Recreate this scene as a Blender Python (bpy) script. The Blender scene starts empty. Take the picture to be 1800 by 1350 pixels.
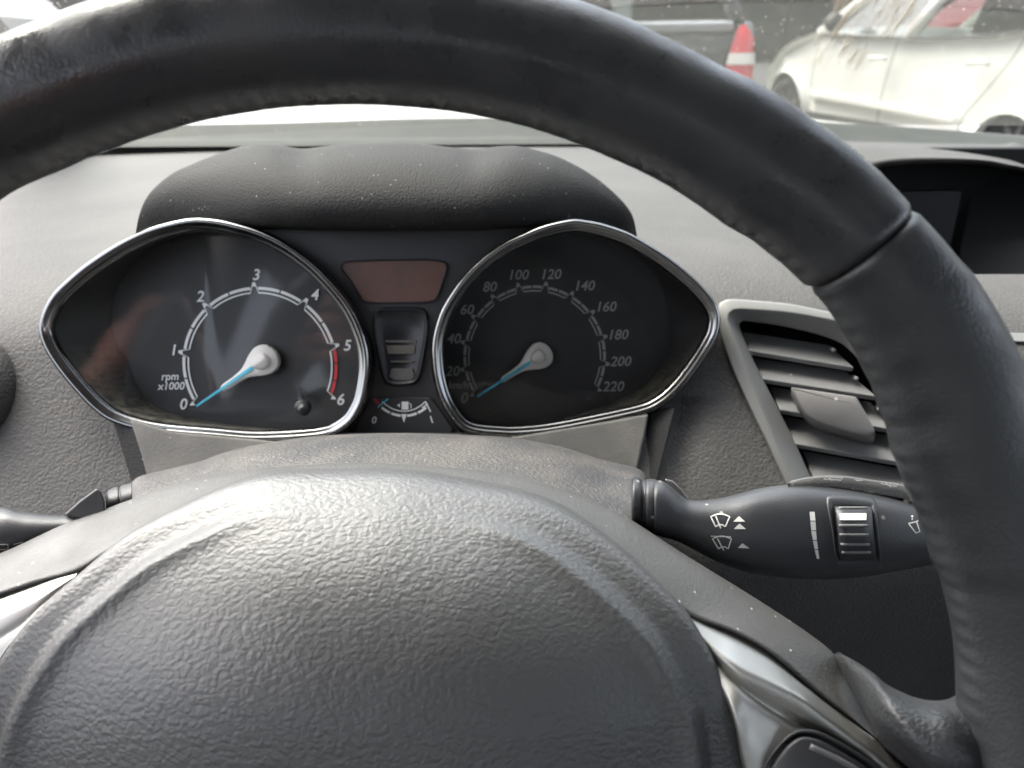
import bpy, bmesh, math, random
from mathutils import Vector, Matrix, noise
from mathutils.bvhtree import BVHTree

random.seed(7)
R = math.radians
scene = bpy.context.scene
COL = scene.collection

# ------------------------------------------------------------------ camera, sky, sun, exposure
CAM = Vector((0, 0, 1.08))
PITCH, ROLL, FOC = R(25.7), R(0.8), 1300.0           # focal length in pixels of the 1800 px wide photo
FW = Vector((0, math.cos(PITCH), -math.sin(PITCH)))
_u0 = Vector((0, math.sin(PITCH), math.cos(PITCH)))
_r0 = Vector((1, 0, 0))
RT = _r0 * math.cos(ROLL) - _u0 * math.sin(ROLL)
UP = _u0 * math.cos(ROLL) + _r0 * math.sin(ROLL)
cd = bpy.data.cameras.new('camera')
cam = bpy.data.objects.new('camera', cd)
COL.objects.link(cam)
cd.sensor_width = 36
cd.lens = 26
cd.clip_start = 0.01
cd.clip_end = 500
cam.matrix_world = Matrix(((RT.x, UP.x, -FW.x, CAM.x), (RT.y, UP.y, -FW.y, CAM.y), (RT.z, UP.z, -FW.z, CAM.z), (0, 0, 0, 1)))
cd.dof.use_dof = True
cd.dof.focus_distance = 0.28
cd.dof.aperture_fstop = 13.5
scene.camera = cam

SUN_EL, SUN_AZ = R(56), R(-60)                        # azimuth from straight ahead, negative = left
world = bpy.data.worlds.new('World')
scene.world = world
world.use_nodes = True
wn = world.node_tree
sky = wn.nodes.new('ShaderNodeTexSky')
sky.sky_type = 'NISHITA'
sky.sun_disc = False
sky.sun_elevation = SUN_EL
sky.sun_rotation = SUN_AZ
sky.air_density = 1.0
sky.dust_density = 6.0
sky.ozone_density = 0.6
bg = wn.nodes['Background']
bg.inputs['Strength'].default_value = 0.15
hs = wn.nodes.new('ShaderNodeHueSaturation')          # thin overcast: paler than a clear sky
hs.inputs['Saturation'].default_value = 0.5
wn.links.new(sky.outputs[0], hs.inputs['Color'])
wn.links.new(hs.outputs[0], bg.inputs['Color'])
sl = bpy.data.lights.new('sun', 'SUN')
sl.energy = 0.6
sl.angle = R(45)
sl.color = (1, 0.96, 0.9)
sun = bpy.data.objects.new('sun', sl)
COL.objects.link(sun)
sdir = Vector((math.sin(SUN_AZ) * math.cos(SUN_EL), math.cos(SUN_AZ) * math.cos(SUN_EL), math.sin(SUN_EL)))
sun.rotation_euler = (-sdir).to_track_quat('-Z', 'Y').to_euler()
scene.view_settings.view_transform = 'Standard'
scene.view_settings.look = 'None'
scene.view_settings.exposure = 2.8
scene.view_settings.gamma = 1.0
scene.view_settings.use_curve_mapping = False
scene.render.engine = 'CYCLES'
scene.cycles.use_denoising = True
scene.cycles.max_bounces = 10
scene.cycles.transparent_max_bounces = 12
scene.cycles.caustics_reflective = False
scene.cycles.caustics_refractive = False
scene.cycles.sample_clamp_indirect = 6


# ------------------------------------------------------------------ helpers
def ray(u, v):
    return FW + RT * ((u - 900) / FOC) + UP * ((675 - v) / FOC)


def D(u, v, d):                                        # point seen at a pixel, d metres ahead
    return CAM + ray(u, v) * d


def Zp(u, v, z):                                       # point seen at a pixel, at height z
    q = ray(u, v)
    return CAM + q * ((z - CAM.z) / q.z)


class Plane:
    def __init__(s, o, n, xhint=Vector((1, 0, 0))):
        s.o = Vector(o)
        s.n = Vector(n).normalized()
        s.ex = (xhint - s.n * xhint.dot(s.n)).normalized()
        s.ey = s.n.cross(s.ex)

    def at(s, u, v, h=0.0):
        q = ray(u, v)
        return CAM + q * ((s.o + s.n * h - CAM).dot(s.n) / q.dot(s.n))

    def loc(s, u, v, h=0.0):
        p = s.at(u, v, h) - s.o
        return (p.dot(s.ex), p.dot(s.ey))

    def pt(s, x, y, h=0.0):
        return s.o + s.ex * x + s.ey * y + s.n * h


def cr(p0, p1, p2, p3, t):
    return tuple(0.5 * (2 * b + (c - a) * t + (2 * a - 5 * b + 4 * c - d) * t * t + (3 * b - a - 3 * c + d) * t ** 3)
                 for a, b, c, d in zip(p0, p1, p2, p3))


def smooth(pts, n, closed=False):                      # Catmull-Rom, resampled evenly
    pts = [tuple(p) for p in pts]
    N = len(pts)
    out = []
    segs = N if closed else N - 1
    for i in range(segs):
        if closed:
            a, b, c, d = pts[i - 1], pts[i], pts[(i + 1) % N], pts[(i + 2) % N]
        else:
            b, c = pts[i], pts[i + 1]
            a = pts[i - 1] if i else tuple(2 * x - y for x, y in zip(b, c))
            d = pts[i + 2] if i + 2 < N else tuple(2 * x - y for x, y in zip(c, b))
        for k in range(12):
            out.append(cr(a, b, c, d, k / 12))
    out.append(pts[0] if closed else pts[-1])
    L = [0.0]
    for a, b in zip(out, out[1:]):
        L.append(L[-1] + math.dist(a, b))
    res = []
    j = 0
    m = n if closed else n - 1
    for i in range(n):
        t = L[-1] * i / m
        while j < len(L) - 2 and L[j + 1] < t:
            j += 1
        f = (t - L[j]) / max(L[j + 1] - L[j], 1e-12)
        res.append(tuple(x + (y - x) * f for x, y in zip(out[j], out[j + 1])))
    return res


def sampler(pts):                                      # piecewise linear y(x)
    pts = sorted(pts)

    def f(x):
        if x <= pts[0][0]:
            return pts[0][1]
        for (a, b), (c, d) in zip(pts, pts[1:]):
            if x <= c:
                t = (x - a) / (c - a)
                t = t * t * (3 - 2 * t)
                return b + (d - b) * t
        return pts[-1][1]
    return f


def wloc(o):
    p = Vector((0, 0, 0))
    while o is not None:
        p += o.location
        o = o.parent
    return p


def empty(name, loc, label, cat, group=None):
    o = bpy.data.objects.new(name, None)
    COL.objects.link(o)
    o.location = loc
    o.empty_display_size = 0.05
    o['label'] = label
    o['category'] = cat
    if group:
        o['group'] = group
    return o


def mesh(name, vs, fs, mat, parent=None, smooth_=True, bevel=0, segs=2, subsurf=0, label=None, cat=None, kind=None, fix=True):
    off = wloc(parent) if parent else Vector((0, 0, 0))
    me = bpy.data.meshes.new(name)
    me.from_pydata([tuple(Vector(v) - off) for v in vs], [], [tuple(f) for f in fs])
    if fix:
        bm = bmesh.new()
        bm.from_mesh(me)
        bmesh.ops.remove_doubles(bm, verts=bm.verts, dist=1e-6)
        bmesh.ops.recalc_face_normals(bm, faces=bm.faces)
        bm.to_mesh(me)
        bm.free()
    me.materials.append(mat)
    o = bpy.data.objects.new(name, me)
    COL.objects.link(o)
    if smooth_:
        me.polygons.foreach_set('use_smooth', [True] * len(me.polygons))
    if parent:
        o.parent = parent
    if bevel:
        b = o.modifiers.new('bevel', 'BEVEL')
        b.width = bevel
        b.segments = segs
        b.limit_method = 'ANGLE'
        b.angle_limit = R(35)
        b.harden_normals = True
    if subsurf:
        s = o.modifiers.new('sub', 'SUBSURF')
        s.levels = s.render_levels = subsurf
    if label:
        o['label'] = label
    if cat:
        o['category'] = cat
    if kind:
        o['kind'] = kind
    return o


def loft(rings, closed=True, cap0=False, cap1=False, base=0):
    vs, fs = [], []
    n = len(rings[0])
    for r in rings:
        vs += [Vector(p) for p in r]
    for k in range(len(rings) - 1):
        for i in range(n if closed else n - 1):
            j = (i + 1) % n
            fs.append((k * n + i, k * n + j, (k + 1) * n + j, (k + 1) * n + i))
    if cap0:
        fs.append(tuple(range(n))[::-1])
    if cap1:
        b = (len(rings) - 1) * n
        fs.append(tuple(range(b, b + n)))
    return vs, fs


def prism(poly, vec):                                  # closed outline in space, pushed along vec
    poly = [Vector(p) for p in poly]
    return loft([poly, [p + Vector(vec) for p in poly]], True, True, True)


class MB:
    def __init__(s):
        s.v, s.f = [], []

    def add(s, vf):
        b = len(s.v)
        s.v += [Vector(p) for p in vf[0]]
        s.f += [tuple(i + b for i in f) for f in vf[1]]
        return s

    def box(s, lo, hi):
        x0, y0, z0 = lo
        x1, y1, z1 = hi
        return s.add(prism([(x0, y0, z0), (x1, y0, z0), (x1, y1, z0), (x0, y1, z0)], (0, 0, z1 - z0)))

    def build(s, name, mat, parent=None, **k):
        return mesh(name, s.v, s.f, mat, parent, **k)


def tube(path, rad, n=12, closed=False):
    path = [Vector(p) for p in path]
    rings = []
    N = len(path)
    ref = Vector((0.123, 0.456, 0.88)).normalized()
    for i, p in enumerate(path):
        if closed:
            t = path[(i + 1) % N] - path[i - 1]
        else:
            t = path[min(i + 1, N - 1)] - path[max(i - 1, 0)]
        t.normalize()
        a = t.cross(ref).normalized()
        b = t.cross(a)
        r = rad(i / max(N - 1, 1)) if callable(rad) else rad
        rings.append([p + (a * math.cos(2 * math.pi * k / n) + b * math.sin(2 * math.pi * k / n)) * r for k in range(n)])
    if closed:
        rings.append(rings[0])
        return loft(rings)
    return loft(rings, True, True, True)


def lathe(o, axis, prof, n=32, xh=Vector((1, 0, 0))):  # prof: (radius, height along axis)
    pl = Plane(o, axis, xh)
    rings = [[pl.pt(r * math.cos(2 * math.pi * k / n), r * math.sin(2 * math.pi * k / n), h) for k in range(n)] for r, h in prof]
    return loft(rings, True, True, True)


def rows(rowlist, nu, nv):                             # grid of 3D control rows, smoothed both ways
    R1 = [smooth(r, nu) for r in rowlist]
    cols = [smooth([r[i] for r in R1], nv) for i in range(nu)]
    return loft([[cols[i][k] for i in range(nu)] for k in range(nv)], False)


def text_mesh(items, plane, h):                        # (string, x, y, size, bold, shear)
    mb = MB()
    for s, x, y, size, bold, sh in items:
        cu = bpy.data.curves.new('t', 'FONT')
        cu.body = s
        cu.size = size
        cu.shear = sh
        cu.align_x = 'CENTER'
        cu.align_y = 'CENTER'
        cu.offset = bold
        cu.resolution_u = 3
        ob = bpy.data.objects.new('t', cu)
        me = bpy.data.meshes.new_from_object(ob)
        mb.add(([plane.pt(x + v.co.x, y + v.co.y, h) for v in me.vertices], [tuple(p.vertices) for p in me.polygons]))
        bpy.data.objects.remove(ob)
        bpy.data.curves.remove(cu)
        bpy.data.meshes.remove(me)
    return mb


def arc_strip(plane, c, r0, r1, a0, a1, h, n=None):
    n = n or max(3, int(abs(a1 - a0) / 3))
    A, B = [], []
    for i in range(n + 1):
        a = R(a0 + (a1 - a0) * i / n)
        A.append(plane.pt(c[0] + r0 * math.cos(a), c[1] + r0 * math.sin(a), h))
        B.append(plane.pt(c[0] + r1 * math.cos(a), c[1] + r1 * math.sin(a), h))
    return loft([A, B], False)


def decal(bvh, polys=(), lines=(), w=2.0, lift=0.00025):
    """marks printed on a curved body: pixel outlines dropped on its surface"""
    mb = MB()

    def hit(u, v):
        q = ray(u, v).normalized()
        loc, nor, _, _ = bvh.ray_cast(CAM, q)
        return (loc if loc is not None else CAM + q * 0.27) - q * lift
    for p in polys:
        mb.add(([hit(*a) for a in p], [tuple(range(len(p)))]))
    for ln in lines:
        pts = []
        for a, b in zip(ln, ln[1:]):
            k = max(1, int(math.dist(a, b) / 6))
            pts += [(a[0] + (b[0] - a[0]) * i / k, a[1] + (b[1] - a[1]) * i / k) for i in range(k)]
        pts.append(ln[-1])
        A, B = [], []
        for i, p in enumerate(pts):
            q0, q1 = pts[max(i - 1, 0)], pts[min(i + 1, len(pts) - 1)]
            dx, dy = q1[0] - q0[0], q1[1] - q0[1]
            L = math.hypot(dx, dy) or 1
            ox, oy = -dy / L * w / 2, dx / L * w / 2
            A.append(hit(p[0] + ox, p[1] + oy))
            B.append(hit(p[0] - ox, p[1] - oy))
        mb.add(loft([A, B], False))
    return mb


def inside(u, v, poly):
    c = False
    j = len(poly) - 1
    for i in range(len(poly)):
        (xi, yi), (xj, yj) = poly[i], poly[j]
        if (yi > v) != (yj > v) and u < (xj - xi) * (v - yi) / (yj - yi) + xi:
            c = not c
        j = i
    return c


def shrink(poly, d):
    cx = sum(p[0] for p in poly) / len(poly)
    cy = sum(p[1] for p in poly) / len(poly)
    out = []
    n = len(poly)
    for i in range(n):
        a, b = poly[i - 1], poly[(i + 1) % n]
        tx, ty = b[0] - a[0], b[1] - a[1]
        L = math.hypot(tx, ty) or 1
        nx, ny = -ty / L, tx / L
        if nx * (cx - poly[i][0]) + ny * (cy - poly[i][1]) < 0:
            nx, ny = -nx, -ny
        out.append((poly[i][0] + nx * d, poly[i][1] + ny * d))
    return out


# ------------------------------------------------------------------ materials
def mat(name, base, rough=0.5, metal=0.0, spec=0.5, coat=0.0, grain=None, wear=None, dust=None, blotch=None, rvar=0.0):
    """grain=(kind, scale, distance); wear=(colour, scale, threshold); dust=(colour, scale, amount); blotch=(colour, scale, strength)"""
    m = bpy.data.materials.new(name)
    m.use_nodes = True
    nt = m.node_tree
    N, L = nt.nodes, nt.links
    b = N['Principled BSDF']
    b.inputs['Base Color'].default_value = (*base, 1)
    b.inputs['Roughness'].default_value = rough
    b.inputs['Metallic'].default_value = metal
    b.inputs['Specular IOR Level'].default_value = spec
    b.inputs['Coat Weight'].default_value = coat
    b.inputs['Coat Roughness'].default_value = 0.05
    tc = N.new('ShaderNodeTexCoord')
    co = tc.outputs['Object']
    col = None

    def rgb(c):
        n = N.new('ShaderNodeRGB')
        n.outputs[0].default_value = (*c, 1)
        return n.outputs[0]

    def ramp(inp, a, c):
        n = N.new('ShaderNodeMapRange')
        n.inputs['From Min'].default_value = a
        n.inputs['From Max'].default_value = c
        n.interpolation_type = 'SMOOTHSTEP'
        L.new(inp, n.inputs['Value'])
        return n.outputs[0]

    def nz(scale, detail=4, rgh=0.6):
        n = N.new('ShaderNodeTexNoise')
        n.inputs['Scale'].default_value = scale
        n.inputs['Detail'].default_value = detail
        n.inputs['Roughness'].default_value = rgh
        L.new(co, n.inputs['Vector'])
        return n.outputs['Fac']

    def mix(f, a, c):
        n = N.new('ShaderNodeMix')
        n.data_type = 'RGBA'
        if isinstance(f, float):
            n.inputs[0].default_value = f
        else:
            L.new(f, n.inputs[0])
        L.new(a, n.inputs[6])
        L.new(c, n.inputs[7])
        return n.outputs[2]

    def mul(a, k):
        n = N.new('ShaderNodeMath')
        n.operation = 'MULTIPLY'
        L.new(a, n.inputs[0])
        if isinstance(k, float):
            n.inputs[1].default_value = k
        else:
            L.new(k, n.inputs[1])
        return n.outputs[0]
    if blotch:
        col = mix(mul(ramp(nz(blotch[1], 6), 0.35, 0.7), float(blotch[2])), rgb(base), rgb(blotch[0]))
    if wear:
        ge = N.new('ShaderNodeNewGeometry')
        sx = N.new('ShaderNodeSeparateXYZ')
        L.new(ge.outputs['True Normal'], sx.inputs[0])
        col = mix(mul(ramp(nz(wear[1], 8, 0.7), wear[2], wear[2] + 0.12), ramp(sx.outputs[2], 0.45, 0.8)), col or rgb(base), rgb(wear[0]))
    if dust:
        v = N.new('ShaderNodeTexVoronoi')
        v.inputs['Scale'].default_value = dust[1]
        v.inputs['Randomness'].default_value = 1.0
        L.new(co, v.inputs['Vector'])
        near = ramp(v.outputs['Distance'], 0.24, 0.10)
        sp = N.new('ShaderNodeSeparateColor')
        L.new(v.outputs['Color'], sp.inputs[0])
        pick = ramp(sp.outputs[0], 1 - dust[2], 1 - dust[2] * 0.6)
        col = mix(mul(near, pick), col or rgb(base), rgb(dust[0]))
    if col is not None:
        L.new(col, b.inputs['Base Color'])
    if rvar:
        n = N.new('ShaderNodeMapRange')
        n.inputs['From Min'].default_value = 0.35
        n.inputs['From Max'].default_value = 0.65
        n.inputs['To Min'].default_value = max(rough - rvar, 0.02)
        n.inputs['To Max'].default_value = min(rough + rvar, 1)
        L.new(nz(55, 5), n.inputs['Value'])
        L.new(n.outputs[0], b.inputs['Roughness'])
    if grain:
        kind, sc, dist = grain
        bp = N.new('ShaderNodeBump')
        bp.inputs['Distance'].default_value = dist
        bp.inputs['Strength'].default_value = 1.0
        if kind == 'noise':
            L.new(nz(sc, 3, 0.6), bp.inputs['Height'])
        else:
            warp = N.new('ShaderNodeTexNoise')
            warp.inputs['Scale'].default_value = sc * 0.35
            warp.inputs['Detail'].default_value = 2
            L.new(co, warp.inputs['Vector'])
            vm = N.new('ShaderNodeVectorMath')
            vm.operation = 'MULTIPLY_ADD'
            L.new(warp.outputs['Color'], vm.inputs[0])
            vm.inputs[1].default_value = (2.2 / sc,) * 3
            L.new(co, vm.inputs[2])
            st = N.new('ShaderNodeMapping')
            st.inputs['Scale'].default_value = (1.0, 1.0, 1.0) if kind == 'cell' else (0.6, 1.3, 1.3)
            L.new(vm.outputs[0], st.inputs['Vector'])
            v = N.new('ShaderNodeTexVoronoi')
            v.feature = 'SMOOTH_F1'
            v.inputs['Scale'].default_value = sc
            v.inputs['Smoothness'].default_value = 0.35
            L.new(st.outputs[0], v.inputs['Vector'])
            inv = N.new('ShaderNodeMath')
            inv.operation = 'MULTIPLY_ADD'
            L.new(v.outputs['Distance'], inv.inputs[0])
            inv.inputs[1].default_value = -1.0
            ad = mul(nz(sc * 0.25, 3), 0.35)
            L.new(ad, inv.inputs[2])
            hgt = inv.outputs[0]
            if kind == 'leather':
                # pebbles of two sizes cut by fine winding creases
                vm.inputs[1].default_value = (1.9 / sc,) * 3
                warp.inputs['Detail'].default_value = 4
                warp.inputs['Scale'].default_value = sc * 0.5
                v.inputs['Smoothness'].default_value = 0.25
                st.inputs['Scale'].default_value = (0.8, 1.1, 1.1)
                v2 = N.new('ShaderNodeTexVoronoi')
                v2.feature = 'SMOOTH_F1'
                v2.inputs['Scale'].default_value = sc * 2.1
                v2.inputs['Smoothness'].default_value = 0.3
                L.new(vm.outputs[0], v2.inputs['Vector'])
                nn_ = N.new('ShaderNodeMath')
                nn_.operation = 'MULTIPLY_ADD'
                L.new(v2.outputs['Distance'], nn_.inputs[0])
                nn_.inputs[1].default_value = -0.18
                L.new(inv.outputs[0], nn_.inputs[2])
                hgt = nn_.outputs[0]
            if kind == 'crease':
                v.feature = 'DISTANCE_TO_EDGE'
                st.inputs['Scale'].default_value = (0.75, 1.15, 1.15)
                e1 = ramp(v.outputs['Distance'], 0.0, 0.42)
                a2 = N.new('ShaderNodeMath')
                a2.operation = 'ADD'
                L.new(e1, a2.inputs[0])
                L.new(mul(nz(sc * 0.45, 4), 1.1), a2.inputs[1])
                hgt = a2.outputs[0]
            L.new(hgt, bp.inputs['Height'])
        L.new(bp.outputs[0], b.inputs['Normal'])
    return m


M = {}
M['rim'] = mat('rim_leather', (0.030, 0.032, 0.035), 0.33, grain=('cell', 1300, 0.00005), rvar=0.18, blotch=((0.046, 0.045, 0.044), 45, 0.6))
M['grip'] = mat('grip_leather', (0.027, 0.029, 0.031), 0.42, grain=('cell', 1100, 0.00007), rvar=0.12)
M['gripw'] = mat('wrinkled_leather', (0.034, 0.035, 0.037), 0.40, grain=('leather', 900, 0.00022), rvar=0.1)
M['airbag'] = mat('airbag_vinyl', (0.057, 0.057, 0.057), 0.46, spec=0.75, grain=('leather', 660, 0.00020))
M['cover'] = mat('spoke_plastic', (0.064, 0.063, 0.061), 0.52, grain=('noise', 900, 0.00028), dust=((0.45, 0.42, 0.36), 480, 0.06), rvar=0.08)
M['shroud'] = mat('shroud_plastic', (0.036, 0.036, 0.038), 0.5, grain=('noise', 620, 0.0009), dust=((0.5, 0.48, 0.44), 520, 0.14), blotch=((0.11, 0.10, 0.088), 40, 0.5))
M['silver'] = mat('brushed_silver', (0.50, 0.49, 0.46), 0.46, metal=1.0, dust=((0.7, 0.68, 0.64), 420, 0.10), rvar=0.06)
M['chrome'] = mat('smoked_chrome', (0.19, 0.19, 0.19), 0.17, metal=1.0, rvar=0.05)
M['dash'] = mat('dashboard_vinyl', (0.043, 0.0415, 0.040), 0.7, spec=0.35, grain=('cell', 560, 0.00038), dust=((0.12, 0.115, 0.106), 520, 0.45), blotch=((0.066, 0.063, 0.059), 14, 0.5))
M['hood'] = mat('cowl_vinyl', (0.020, 0.020, 0.020), 0.75, spec=0.16, grain=('cell', 900, 0.00026), dust=((0.2, 0.19, 0.175), 420, 0.05))
M['trim'] = mat('lower_trim_plastic', (0.10, 0.096, 0.089), 0.7, spec=0.3, grain=('noise', 700, 0.0003), dust=((0.4, 0.38, 0.34), 200, 0.06), blotch=((0.17, 0.16, 0.145), 30, 0.6))
M['black'] = mat('black_plastic', (0.022, 0.023, 0.026), 0.45, grain=('noise', 1500, 0.00006))
M['stalk'] = mat('stalk_plastic', (0.030, 0.031, 0.034), 0.42, grain=('noise', 1500, 0.00010), dust=((0.35, 0.33, 0.3), 260, 0.05), rvar=0.1)
M['gloss'] = mat('gloss_black', (0.015, 0.016, 0.019), 0.35, spec=0.3)
M['face'] = mat('dial_face_plastic', (0.022, 0.023, 0.025), 0.6, grain=('noise', 900, 0.00003))
M['tunnel'] = mat('dial_tunnel_plastic', (0.022, 0.022, 0.022), 0.6, grain=('noise', 700, 0.0003), wear=((0.10, 0.092, 0.07), 170, 0.42))
M['white'] = mat('dial_print_white', (0.80, 0.81, 0.80), 0.6)
M['print_shaded'] = mat('dial_print_shaded', (0.37, 0.385, 0.385), 0.6)  # white dial print with the cowl's shade put into its colour
M['mark'] = mat('stalk_print_white', (0.62, 0.62, 0.58), 0.6)
M['red'] = mat('dial_print_red', (0.62, 0.035, 0.045), 0.6)
M['dullred'] = mat('gauge_print_dull_red', (0.26, 0.03, 0.035), 0.6)
M['needle'] = mat('needle_white', (0.74, 0.71, 0.67), 0.45)
M['blue'] = mat('needle_blue', (0.06, 0.50, 0.68), 0.4)
M['lcd'] = mat('lcd_rust', (0.115, 0.058, 0.046), 0.35, blotch=((0.075, 0.046, 0.041), 45, 1.0))
M['ventframe'] = mat('satin_grey_frame', (0.135, 0.135, 0.130), 0.48, metal=0.25, grain=('noise', 1500, 0.00004), rvar=0.06)
M['slat'] = mat('vent_slat_plastic', (0.12, 0.119, 0.118), 0.5, grain=('noise', 1300, 0.00008), dust=((0.4, 0.38, 0.35), 180, 0.04))
M['tab'] = mat('vent_tab_rubber', (0.095, 0.090, 0.088), 0.6, grain=('noise', 1300, 0.0001), dust=((0.3, 0.29, 0.27), 200, 0.05))
M['seal'] = mat('cowl_strip_plastic', (0.042, 0.045, 0.041), 0.75, spec=0.12, blotch=((0.055, 0.056, 0.05), 20, 0.6))
M['dark'] = mat('cavity_black', (0.006, 0.006, 0.007), 0.8)
M['recess'] = mat('recess_black', (0.010, 0.011, 0.012), 0.85, spec=0.1)
M['screen'] = mat('screen_glass', (0.005, 0.006, 0.008), 0.35, spec=0.12)
M['headliner'] = mat('headliner_cloth', (0.58, 0.57, 0.54), 0.9, grain=('noise', 300, 0.0005))
M['cabin'] = mat('cabin_plastic', (0.05, 0.05, 0.05), 0.6, grain=('noise', 200, 0.0005))
M['carwhite'] = mat('car_paint_white', (0.66, 0.66, 0.62), 0.3, coat=0.5, blotch=((0.62, 0.60, 0.54), 3, 0.6))
M['cargrey'] = mat('car_paint_grey', (0.022, 0.023, 0.025), 0.35, metal=0.0, coat=0.6)
M['ledge_sky_sheen'] = mat('grey_paint_sky_sheen', (0.55, 0.55, 0.56), 0.3, metal=0.5, coat=0.6)  # sky reflection on the grey tailgate shoulder, put into a lighter colour
M['carred'] = mat('car_paint_red', (0.50, 0.03, 0.02), 0.3, coat=0.6)
M['rubber'] = mat('tyre_rubber', (0.02, 0.02, 0.02), 0.8)
M['alloy'] = mat('wheel_alloy', (0.08, 0.08, 0.08), 0.5, metal=0.3)
M['plasticgrey'] = mat('bumper_plastic', (0.05, 0.05, 0.05), 0.6)
M['lampred'] = mat('tail_lamp_red', (0.62, 0.01, 0.02), 0.15, coat=0.8)
M['lampwhite'] = mat('tail_lamp_clear', (0.75, 0.68, 0.58), 0.2, coat=0.8)
M['asphalt'] = mat('asphalt', (0.055, 0.055, 0.053), 0.9, grain=('noise', 60, 0.004), blotch=((0.08, 0.08, 0.074), 2.0, 0.7))
M['wall'] = mat('render_wall', (0.030, 0.032, 0.029), 0.9, grain=('noise', 30, 0.01), blotch=((0.055, 0.055, 0.046), 1.2, 0.7))


def glass(name, tint, refl=1.0, dirt=False, rough=0.02):
    m = bpy.data.materials.new(name)
    m.use_nodes = True
    nt = m.node_tree
    N, L = nt.nodes, nt.links
    N.remove(N['Principled BSDF'])
    out = N['Material Output']
    tr = N.new('ShaderNodeBsdfTransparent')
    tr.inputs[0].default_value = (*tint, 1)
    gl = N.new('ShaderNodeBsdfGlossy')
    gl.inputs['Roughness'].default_value = rough
    fr = N.new('ShaderNodeFresnel')
    fr.inputs[0].default_value = 1.45
    mu = N.new('ShaderNodeMath')
    mu.operation = 'MULTIPLY'
    mu.inputs[1].default_value = refl
    L.new(fr.outputs[0], mu.inputs[0])
    mx = N.new('ShaderNodeMixShader')
    L.new(mu.outputs[0], mx.inputs[0])
    L.new(tr.outputs[0], mx.inputs[1])
    L.new(gl.outputs[0], mx.inputs[2])
    res = mx.outputs[0]
    if dirt:
        tc = N.new('ShaderNodeTexCoord')
        v = N.new('ShaderNodeTexVoronoi')
        v.inputs['Scale'].default_value = 230
        L.new(tc.outputs['Object'], v.inputs['Vector'])
        a = N.new('ShaderNodeMapRange')
        a.inputs['From Min'].default_value = 0.22
        a.inputs['From Max'].default_value = 0.08
        L.new(v.outputs['Distance'], a.inputs['Value'])
        sp = N.new('ShaderNodeSeparateColor')
        L.new(v.outputs['Color'], sp.inputs[0])
        p = N.new('ShaderNodeMapRange')
        p.inputs['From Min'].default_value = 0.5
        p.inputs['From Max'].default_value = 1.0
        L.new(sp.outputs[0], p.inputs['Value'])
        m1 = N.new('ShaderNodeMath')
        m1.operation = 'MULTIPLY'
        L.new(a.outputs[0], m1.inputs[0])
        L.new(p.outputs[0], m1.inputs[1])
        m2 = N.new('ShaderNodeMath')
        m2.operation = 'MULTIPLY_ADD'
        L.new(m1.outputs[0], m2.inputs[0])
        m2.inputs[1].default_value = 0.55
        m2.inputs[2].default_value = 0.015
        df = N.new('ShaderNodeBsdfDiffuse')
        df.inputs[0].default_value = (0.75, 0.72, 0.66, 1)
        tl = N.new('ShaderNodeBsdfTranslucent')
        tl.inputs[0].default_value = (0.75, 0.72, 0.66, 1)
        h = N.new('ShaderNodeMixShader')
        h.inputs[0].default_value = 0.6
        L.new(df.outputs[0], h.inputs[1])
        L.new(tl.outputs[0], h.inputs[2])
        mm = N.new('ShaderNodeMixShader')
        L.new(m2.outputs[0], mm.inputs[0])
        L.new(res, mm.inputs[1])
        L.new(h.outputs[0], mm.inputs[2])
        res = mm.outputs[0]
    L.new(res, out.inputs['Surface'])
    return m


M['windshield'] = glass('windshield_glass', (0.90, 0.93, 0.90), 0.6, True)
M['lens'] = glass('clear_lens', (0.95, 0.95, 0.95), 0.85, rough=0.06)
M['carglass'] = glass('tinted_car_glass', (0.30, 0.33, 0.32), 0.2)


def smear_mat():
    m = bpy.data.materials.new('dried_smear')
    m.use_nodes = True
    nt = m.node_tree
    N, L = nt.nodes, nt.links
    b = N['Principled BSDF']
    b.inputs['Base Color'].default_value = (0.34, 0.29, 0.22, 1)
    b.inputs['Roughness'].default_value = 0.9
    b.inputs['Transmission Weight'].default_value = 0.0
    tc = N.new('ShaderNodeTexCoord')
    mp = N.new('ShaderNodeMapping')
    mp.inputs['Rotation'].default_value = (0, R(20), 0)
    mp.inputs['Scale'].default_value = (110, 20, 20)
    L.new(tc.outputs['Object'], mp.inputs[0])
    n = N.new('ShaderNodeTexNoise')
    n.inputs['Scale'].default_value = 1.0
    n.inputs['Detail'].default_value = 5
    L.new(mp.outputs[0], n.inputs['Vector'])
    r = N.new('ShaderNodeMapRange')
    r.inputs['From Min'].default_value = 0.47
    r.inputs['From Max'].default_value = 0.72
    r.inputs['To Max'].default_value = 0.75
    L.new(n.outputs['Fac'], r.inputs['Value'])
    L.new(r.outputs[0], b.inputs['Alpha'])
    return m


M['smear'] = smear_mat()

# ------------------------------------------------------------------ the setting outside
mesh('ground', [(-120, -60, 0), (120, -60, 0), (120, 200, 0), (-120, 200, 0)], [(0, 1, 2, 3)], M['asphalt'], kind='structure', smooth_=False)
mb = MB()
mb.box((-45, 26, 0), (60, 26.4, 2.6))
mb.box((-45, 25.9, 2.6), (60, 26.5, 2.75))
for i in range(-14, 20):
    mb.box((i * 3.0 - 0.15, 25.85, 0), (i * 3.0 + 0.15, 25.999, 2.58))
mb.build('boundary_wall', M['wall'], smooth_=False, label='long dark grey rendered wall behind the parked cars', cat='wall')

# car axes for the parked white car: s forward along its left side, z up, w to its right
CB = Vector((3.37, 6.15, 0))
CH = (Vector((2.98, 7.76, 0)) - CB).normalized()
CW = Vector((CH.y, -CH.x, 0))


def cpt(s, z, w=0.0):
    return CB + CH * s + CW * w + Vector((0, 0, z))


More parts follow.
